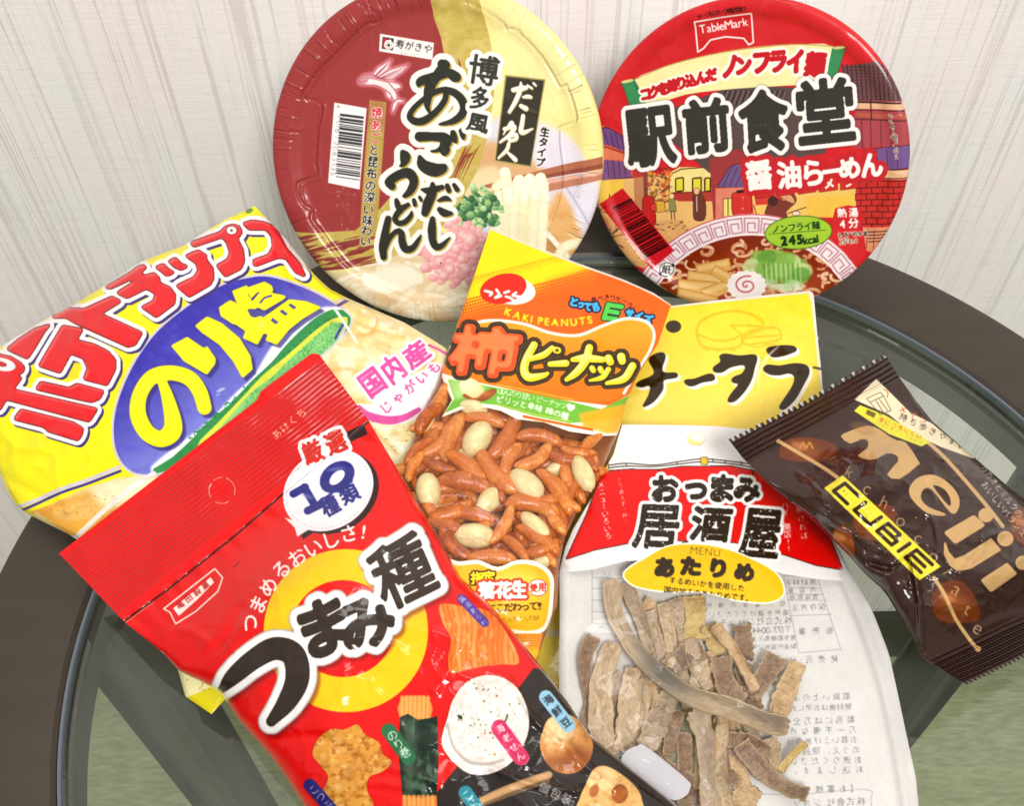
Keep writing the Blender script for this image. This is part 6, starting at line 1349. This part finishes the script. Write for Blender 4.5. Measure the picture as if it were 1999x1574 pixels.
def bag_frame(plane, x, y, ang, h):
    """place and turn for something lying in a bag at photo point x, y, turned ang degrees, h above the sheet"""
    p = lift(plane, np.array([(x, y)]), [h])[0]; q = lift(plane, np.array([(x + 40 * math.cos(math.radians(ang)), y + 40 * math.sin(math.radians(ang)))]), [h])[0]
    d = q - p; u = np.linalg.norm(d) / 40; ax = d / np.linalg.norm(d); az = plane.n; ay = np.cross(az, ax); ay /= np.linalg.norm(ay); az = np.cross(ax, ay)
    return p, u, (ax, ay, az)
def lay(mesh, name, plane, x, y, L, ang, h, wid=1.0, tilt=0, roll=0, flip=1):
    p, u, (ax, ay, az) = bag_frame(plane, x, y, ang, h); s = L * u
    R = Matrix(((ax[0], ay[0], az[0]), (ax[1], ay[1], az[1]), (ax[2], ay[2], az[2]))) @ Matrix.Rotation(math.radians(tilt), 3, 'Y') @ Matrix.Rotation(math.radians(roll), 3, 'X')
    o = bpy.data.objects.new(name, mesh); M = R.to_4x4() @ Matrix.Diagonal((s, s * wid * flip, s * wid, 1)); M.translation = Vector(p); o.matrix_world = M
    return link(o)
Z1 = lambda x, y: (640 + x / 2.249, 430 + y / 2.249)
rs = np.random.RandomState(21)
CL, CG = 'orange-brown crescent rice cracker inside the window of the orange peanut bag', 'crescent crackers in the peanut bag'
PL, PG = 'pale blanched peanut among the crescent crackers in the orange bag', 'peanuts in the peanut bag'
top = [(548, 950, 225, -68), (480, 985, 190, -35), (400, 1010, 180, -42), (775, 950, 235, -58), (930, 960, 215, 8), (745, 1110, 265, 46), (610, 1088, 230, 40), (490, 1075, 190, 22), (600, 1160, 260, 10), (905, 1040, 190, -32),
       (805, 1050, 170, -62), (1030, 1040, 170, 18), (1000, 1190, 255, 52), (1058, 1130, 180, 72), (900, 1262, 260, 14), (545, 1275, 215, -22), (640, 1300, 200, 10), (765, 1335, 205, -60), (925, 1400, 235, 34), (560, 1420, 220, 48),
       (720, 1490, 230, 2), (1000, 1310, 170, 62), (820, 1440, 190, 45), (960, 1225, 170, -18), (700, 1190, 190, 28), (1100, 1015, 170, 8), (1150, 985, 150, -45), (470, 800, 190, -58), (440, 870, 170, -50), (745, 850, 160, 32), (690, 880, 190, 12),
       (1170, 1050, 140, 60), (1130, 1180, 160, -65), (1080, 1230, 150, 40), (1040, 1300, 170, 70), (980, 1400, 150, 20), (380, 1080, 150, -60), (400, 1170, 140, 60), (530, 1180, 180, -10), (460, 1260, 180, 60), (520, 1350, 200, 20), (650, 1360, 170, -30), (880, 1340, 170, 50), (940, 1440, 170, -20), (1000, 1470, 150, 40)]
def in_window(x, y, m=0):
    k = int((x - art_k.x0) * art_k.K), int((y - art_k.y0) * art_k.K)
    return 0 <= k[0] < art_k.w and 0 <= k[1] < art_k.h and art_k.op[k[1], k[0]] < .5
EL = np.array(KK_E[3]); ER = np.array(KK_E[1])
def edge_room(y): return np.interp(y, EL[:, 1], EL[:, 0]), np.interp(y, ER[:, 1], ER[:, 0])
k = 0
def crescent(x, y, L, ang, h, tilt=0):
    global k
    o = lay(CR[k % 5], 'crescent_cracker', KK_P, x, y, L, ang, h, rs.uniform(.98, 1.14), tilt, rs.uniform(-25, 25), -1 if k % 2 else 1); k += 1
    tag(o, CL, 'rice cracker', CG); return o
for x, y, L, a in top:
    X, Y = Z1(x, y); lo, hi = edge_room(Y); X = min(max(X, lo + 18), hi - 34); e = min(X - lo, hi - X) / (hi - lo) * 2
    crescent(X, Y, L / 2.249, a, .0052 + .0030 * min(1, e * 1.6) + rs.uniform(-.0012, .0012), rs.uniform(-5, 5))
n = 0
while n < 135:                                   # the layer below fills the gaps
    X, Y = rs.uniform(770, 1220), rs.uniform(770, 1290); lo, hi = edge_room(Y)
    if X < lo + 22 or X > hi - 26 or not (in_window(X, Y) and in_window(X + 34, Y - 20) and in_window(X - 20, Y - 24)): continue
    crescent(X, Y, rs.uniform(78, 104), rs.uniform(-90, 90), rs.uniform(.0002, .0032), rs.uniform(-8, 8)); n += 1
for x, y, L, a, w in ((655, 960, 160, -58, 1.0), (640, 826, 130, 12, .9), (437, 890, 92, -58, .8), (440, 1185, 148, 86, 1.05), (870, 1160, 178, 38, .95), (1120, 1112, 165, 66, .85), (710, 1230, 140, -48, 1.0), (908, 1338, 160, 42, .75), (640, 1386, 182, 4, .95), (938, 1500, 120, -30, .85), (600, 1060, 120, 80, .9), (1010, 1090, 120, -20, .9)):
    X, Y = Z1(x, y); o = lay(PN, 'peanut', KK_P, X, Y, L / 2.249, a, .0080 if L > 125 else .0045, w, rs.uniform(-6, 6), rs.uniform(0, 360)); tag(o, PL, 'peanut', PG)

# dried squid: torn ribbons with ragged edges
def squid_mat(name, stops, dark):
    m, nt, b, out = nodes(name); L = nt.links.new; tc = N(nt, 'ShaderNodeTexCoord'); oi = N(nt, 'ShaderNodeObjectInfo')
    fb = N(nt, 'ShaderNodeMapping'); fb.inputs['Scale'].default_value = (.55, 1.5, 1); L(tc.outputs['UV'], fb.inputs['Vector'])
    ad = N(nt, 'ShaderNodeVectorMath', operation='ADD'); L(fb.outputs[0], ad.inputs[0]); L(oi.outputs['Random'], ad.inputs[1])
    n = N(nt, 'ShaderNodeTexNoise', Scale=210.0, Detail=8.0, Roughness=.72, Distortion=.7); L(ad.outputs[0], n.inputs['Vector'])
    n2 = N(nt, 'ShaderNodeTexNoise', Scale=900.0, Detail=3.0, Roughness=.7); L(ad.outputs[0], n2.inputs['Vector'])
    f = mathn(nt, 'ADD', mathn(nt, 'MULTIPLY', n.outputs['Fac'], .68), mathn(nt, 'MULTIPLY', n2.outputs['Fac'], .32))
    c = ramp(nt, f, stops)
    big = N(nt, 'ShaderNodeTexNoise', Scale=26.0, Detail=2.0); L(ad.outputs[0], big.inputs['Vector'])
    mx = N(nt, 'ShaderNodeMix', data_type='RGBA'); L(ramp(nt, big.outputs['Fac'], [(.52, (0, 0, 0)), (.66, (dark, dark, dark))]), mx.inputs[0]); L(c, mx.inputs[6]); mx.inputs[7].default_value = (.075, .058, .045, 1)
    ea = N(nt, 'ShaderNodeAttribute', attribute_name='edge'); em = N(nt, 'ShaderNodeMix', data_type='RGBA'); L(mathn(nt, 'MULTIPLY', ea.outputs['Fac'], mathn(nt, 'ADD', n2.outputs['Fac'], .15), True), em.inputs[0]); L(mx.outputs[2], em.inputs[6]); em.inputs[7].default_value = (.66, .52, .33, 1); mx = em
    ia = N(nt, 'ShaderNodeAttribute', attribute_name='ink'); im_ = N(nt, 'ShaderNodeMix', data_type='RGBA'); L(mathn(nt, 'MULTIPLY', ia.outputs['Fac'], mathn(nt, 'ADD', mathn(nt, 'MULTIPLY', n.outputs['Fac'], 2.6), -.55), True), im_.inputs[0]); L(mx.outputs[2], im_.inputs[6]); im_.inputs[7].default_value = (.085, .085, .075, 1); mx = im_
    dk = N(nt, 'ShaderNodeMix', data_type='RGBA', blend_type='MULTIPLY'); dk.inputs[0].default_value = 1.0; dk.inputs[7].default_value = (.80, .75, .67, 1); L(mx.outputs[2], dk.inputs[6]); L(dk.outputs[2], b.inputs['Base Color']); b.inputs['Roughness'].default_value = .55
    bp = N(nt, 'ShaderNodeBump', Strength=.5, Distance=.0009); L(f, bp.inputs['Height']); L(bp.outputs[0], b.inputs['Normal']); return m
SQM = dict(pale=squid_mat('squid_pale', [(.39, (.36, .25, .14)), (.5, (.54, .41, .27)), (.62, (.68, .58, .44))], .2),
           pink=squid_mat('squid_pink', [(.39, (.29, .20, .14)), (.5, (.43, .33, .245)), (.62, (.60, .50, .39))], .2),
           tan=squid_mat('squid_tan', [(.39, (.36, .21, .09)), (.5, (.56, .38, .20)), (.62, (.70, .55, .34))], .15),
           brown=squid_mat('squid_brown', [(.39, (.12, .065, .036)), (.5, (.23, .135, .08)), (.62, (.40, .27, .17))], .4),
           gold=squid_mat('squid_gold', [(.39, (.42, .27, .06)), (.5, (.58, .42, .14)), (.62, (.70, .57, .27))], .05),
           long=squid_mat('squid_long', [(.39, (.30, .22, .13)), (.5, (.47, .37, .25)), (.62, (.62, .52, .38))], .8))
def squid(pts, w, kind, h0, label, seed, curl=.0006):
    rs = np.random.RandomState(seed)
    p = spline([(1060 + x / 2.856, 1080 + y / 2.856) for x, y in pts], 7); p = resample(p, 44); w = w * .84 / 2.856
    d = np.gradient(p, axis=0); d /= np.hypot(*d.T)[:, None]; nn = np.stack([-d[:, 1], d[:, 0]], 1); n, m = len(p), 9
    t = np.linspace(0, 1, n); ex = [np.interp(np.arange(n), np.arange(0, n + 3, 3), rs.normal(0, 1, len(np.arange(0, n + 3, 3)))) + .35 * rs.normal(0, 1, n) for _ in range(2)]; tw = rs.uniform(.0, .0016) * np.sin(t * rs.uniform(2, 5) + rs.uniform(0, 6))
    taper = np.clip(np.minimum(t, 1 - t) * 14 + .55 + rs.uniform(0, .3), 0, 1)
    ph = rs.uniform(0, 6, 4); G = []; Hh = []
    for j in range(m):
        a = -1 + 2 * j / (m - 1); jag = (ex[0] if a < 0 else ex[1]) * abs(a) ** 3 * .04
        G.append(p + nn * (a / 2 * w * taper * (1 + .12 * np.sin(t * 5 + ph[0])) + jag * w)[:, None] + d * (rs.normal(0, .03) * w * ((t < .03) | (t > .97)))[:, None])
        Hh.append(h0 + tw * a + curl * (a * np.sin(t * 5 + ph[1]) + .8 * np.sin(t * 9 + ph[2])) + .0008 * a * a * math.sin(ph[3]) + .00015 * rs.normal(0, 1, n))
    G = np.stack(G, 1).reshape(-1, 2); Hh = np.clip(np.stack(Hh, 1).ravel(), .0002, .0086)
    Vt = lift(SQ_P, G, Hh); Vb = Vt - SQ_P.n * .0009; c = Vt.mean(0); V = np.concatenate([Vt, Vb]) - c; N0 = n * m; F = []
    for i in range(n - 1):
        for j in range(m - 1):
            q = (i * m + j, i * m + j + 1, (i + 1) * m + j + 1, (i + 1) * m + j); F += [q[::-1], tuple(v + N0 for v in q)]
    for i in range(n - 1):
        F += [(i * m, i * m + N0, (i + 1) * m + N0, (i + 1) * m)[::-1], (i * m + m - 1, (i + 1) * m + m - 1, (i + 1) * m + m - 1 + N0, i * m + m - 1 + N0)[::-1]]
    for j in range(m - 1):
        F += [(j, j + 1, j + 1 + N0, j + N0)[::-1], ((n - 1) * m + j, (n - 1) * m + j + N0, (n - 1) * m + j + 1 + N0, (n - 1) * m + j + 1)[::-1]]
    ed = np.tile(np.abs(np.linspace(-1, 1, m)) ** 6, n) ; ed = np.maximum(ed, np.repeat((np.abs(2 * t - 1) ** 40), m)); Lm = w * .00023
    uvs = np.stack([np.repeat(t, m) * n * .0018, np.tile(np.linspace(0, 1, m), n) * Lm], 1)
    o = mesh_obj('squid_strip', V, F, SQM[kind], None, True, np.concatenate([uvs, uvs])); ad = o.data.attributes.new('ink', 'FLOAT', 'POINT'); ik = np.repeat(np.exp(-((t - .46) / .13) ** 2) if kind == 'long' else t * 0, m).astype(np.float32); ad.data.foreach_set('value', np.concatenate([ik, ik])); at = o.data.attributes.new('edge', 'FLOAT', 'POINT'); at.data.foreach_set('value', np.concatenate([ed, ed]).astype(np.float32)); o.location = tuple(c); tag(o, label, 'squid strip', 'dried squid strips in the clear bag')
D = 'dried squid strip '
for i, a in enumerate([
    ([(1000, 1060), (1010, 1180), (1020, 1300)], 190, 'brown', .0012, 'broad dark brown squid piece half buried under the long crossing strip'),
    ([(1160, 1300), (1120, 1380), (1100, 1460)], 190, 'tan', .0014, 'light brown squid piece at the very bottom of the clear bag'),
    ([(640, 1180), (800, 1300), (840, 1420)], 170, 'brown', .0012, 'dark squid piece under the white sachet corner'),
    ([(720, 260), (760, 360), (830, 500)], 120, 'pink', .0022, 'pinkish squid strip straight below the yellow oval print'),
    ([(560, 270), (610, 320), (690, 430)], 100, 'tan', .0020, 'short yellowish squid strip tucked under the left part of the yellow oval'),
    ([(840, 240), (850, 360), (850, 480)], 150, 'gold', .0026, 'pale yellow broad squid strip hanging from the yellow oval'),
    ([(600, 320), (640, 420), (680, 590), (690, 660)], 140, 'pink', .0030, 'mauve squid strip beside the upper half of the long grey one'),
    ([(920, 400), (960, 480), (1000, 560)], 130, 'gold', .0026, 'crumpled golden squid bit right of the pale yellow strip'),
    ([(1110, 400), (1120, 500), (1110, 600)], 130, 'brown', .0024, 'square cut mauve brown squid strip over the mirrored address print'),
    ([(285, 465), (240, 570), (240, 700), (262, 830), (240, 960)], 90, 'brown', .0018, 'thin twisted brown squid strip at the left edge of the bag'),
    ([(400, 500), (340, 650), (320, 820), (330, 1000), (390, 1130)], 150, 'pale', .0032, 'tall pale squid strip second from the left edge of the bag'),
    ([(505, 640), (480, 780), (470, 950), (450, 1110)], 135, 'pale', .0028, 'short pale squid strip between the tall pale one and the long grey one'),
    ([(560, 620), (600, 740), (620, 860)], 70, 'tan', .0020, 'narrow tan squid sliver below the long grey strip'),
    ([(690, 640), (770, 590), (890, 520)], 150, 'brown', .0040, 'dark brown folded squid strip in the middle of the bag'),
    ([(870, 560), (880, 660), (850, 780)], 110, 'pale', .0044, 'pale squid flap beside the dark brown fold'),
    ([(990, 580), (1010, 700), (1080, 840)], 150, 'brown', .0046, 'very dark squid strip with a rough pale edge'),
    ([(960, 400), (1010, 470), (1090, 580), (1190, 770)], 74, 'tan', .0052, 'light tan narrow squid strip running down right of the dark one'),
    ([(1300, 570), (1250, 670), (1150, 800)], 140, 'brown', .0036, 'mauve brown squid strip with a pointed top, below the address print'),
    ([(1420, 610), (1370, 740), (1300, 920)], 130, 'tan', .0040, 'light brown squid strip furthest to the right in the bag'),
    ([(710, 790), (640, 930), (580, 1090)], 145, 'pink', .0040, 'brownish squid strip hanging straight down to the white sachet'),
    ([(1250, 1040), (1290, 1140), (1220, 1230)], 120, 'pale', .0034, 'translucent pale squid scrap under the end of the long strip'),
    ([(1470, 1060), (1400, 1120), (1320, 1220)], 56, 'gold', .0038, 'thin bright yellow squid strip low on the right'),
    ([(1030, 1040), (1150, 1060), (1260, 1120)], 110, 'brown', .0044, 'brown squid piece directly beneath the right end of the long strip'),
    ([(1100, 1060), (1200, 1190), (1320, 1290), (1475, 1350)], 115, 'brown', .0052, 'dark pointed squid strip reaching the lower right of the bag'),
    ([(840, 880), (900, 1000), (910, 1180), (930, 1440)], 125, 'pink', .0058, 'long straight squid strip running down to the bottom edge'),
    ([(430, 660), (420, 820), (420, 1000), (470, 1180)], 100, 'brown', .0006, 'dark brown squid strip in the gap between the two pale upright ones'),
    ([(560, 700), (560, 860), (520, 1040), (520, 1150)], 110, 'pale', .0008, 'pale squid strip half hidden behind the brownish hanging strip'),
    ([(900, 560), (960, 720), (1010, 880), (1060, 1020)], 120, 'tan', .0010, 'tan squid strip passing beneath the dark rough edged one'),
    ([(700, 420), (720, 560), (780, 720), (820, 860)], 120, 'pale', .0010, 'long pale squid strip under the dark fold in the middle'),
    ([(1120, 620), (1130, 740), (1180, 880)], 120, 'brown', .0008, 'dark squid strip in the gap left of the mauve pointed one'),
    ([(780, 1000), (790, 1160), (770, 1330), (780, 1440)], 110, 'brown', .0008, 'dark long squid strip left of the straight one at the bottom edge'),
    ([(980, 900), (1060, 1040), (1090, 1200), (1110, 1320)], 110, 'tan', .0007, 'tan squid strip under the dark pointed one'),
    ([(620, 330), (600, 600), (560, 850), (540, 1120)], 84, 'pale', .0018, 'slim pale upright squid strip passing under the middle of the long one'),
    ([(900, 640), (910, 820), (885, 1060), (865, 1320)], 84, 'tan', .0022, 'slim tan upright squid strip left of the straight one at the bottom'),
    ([(1000, 560), (1060, 760), (1150, 960), (1240, 1200)], 80, 'pink', .0020, 'slim mauve squid strip slanting down to the lower right'),
    ([(700, 560), (665, 800), (655, 1050), (690, 1320)], 90, 'brown', .0014, 'long brown upright squid strip ending beside the white sachet'),
    ([(1000, 960), (990, 1130), (1000, 1300), (1030, 1470)], 96, 'pale', .0030, 'long pale squid strip right of the straight one, reaching the bottom edge'),
    ([(455, 170), (520, 300), (560, 420), (600, 560)], 84, 'pink', .0036, 'slim mauve squid strip hugging the right edge of the long strip near its top'),
    ([(660, 280), (700, 420), (720, 560), (700, 640)], 74, 'pale', .0040, 'slim pale squid strip running down from under the oval print'),
    ([(760, 880), (720, 1000), (700, 1130)], 90, 'brown', .0026, 'dark narrow squid strip in the shade between two hanging strips'),
    ([(1010, 870), (1000, 1000), (960, 1150)], 80, 'tan', .0028, 'narrow tan squid strip below the middle of the long strip'),
    ([(820, 480), (850, 620), (930, 760)], 84, 'pink', .0038, 'mauve squid strip lying behind the pale flap in the middle'),
    ([(380, 150), (400, 320), (470, 470), (560, 590), (680, 700), (820, 790), (1000, 850), (1180, 920), (1370, 975)], 128, 'long', .0078, 'longest curved squid strip, dark grey in its middle, lying across the others')]):
    squid(a[0], a[1], a[2], a[3] * .85, a[4], 40 + i)
# white sachet lying in the squid bag
SP = [(1215, 1490), (1222, 1468), (1244, 1457), (1262, 1459), (1340, 1522), (1347, 1540), (1337, 1556), (1310, 1562), (1255, 1530)]
G = spline(SP, 5, True); Vt = lift(SQ_P, G, np.full(len(G), .0066)); c = Vt.mean(0); n = len(G); ctr = lift(SQ_P, G.mean(0)[None], [.0069]); mid = lift(SQ_P, G.mean(0) + (G - G.mean(0)) * .8, np.full(n, .0068))
V = np.concatenate([Vt, mid, ctr, Vt - SQ_P.n * .0003]) - c
F = [(i, n + i, n + (i + 1) % n, (i + 1) % n)[::-1] for i in range(n)] + [(n + i, 2 * n, n + (i + 1) % n)[::-1] for i in range(n)] + [(i, (i + 1) % n, 2 * n + 1 + (i + 1) % n, 2 * n + 1 + i)[::-1] for i in range(n)]
sm, nt, b, out = nodes('sachet_paper'); b.inputs['Base Color'].default_value = (.47, .46, .49, 1); b.inputs['Roughness'].default_value = .5
o = mesh_obj('sachet', V, F, sm, None, False); o.location = tuple(c); tag(o, 'blank white sachet with rounded corners lying on the squid strips', 'sachet')

bpy.data.objects.remove(_to); bpy.data.curves.remove(_tc)
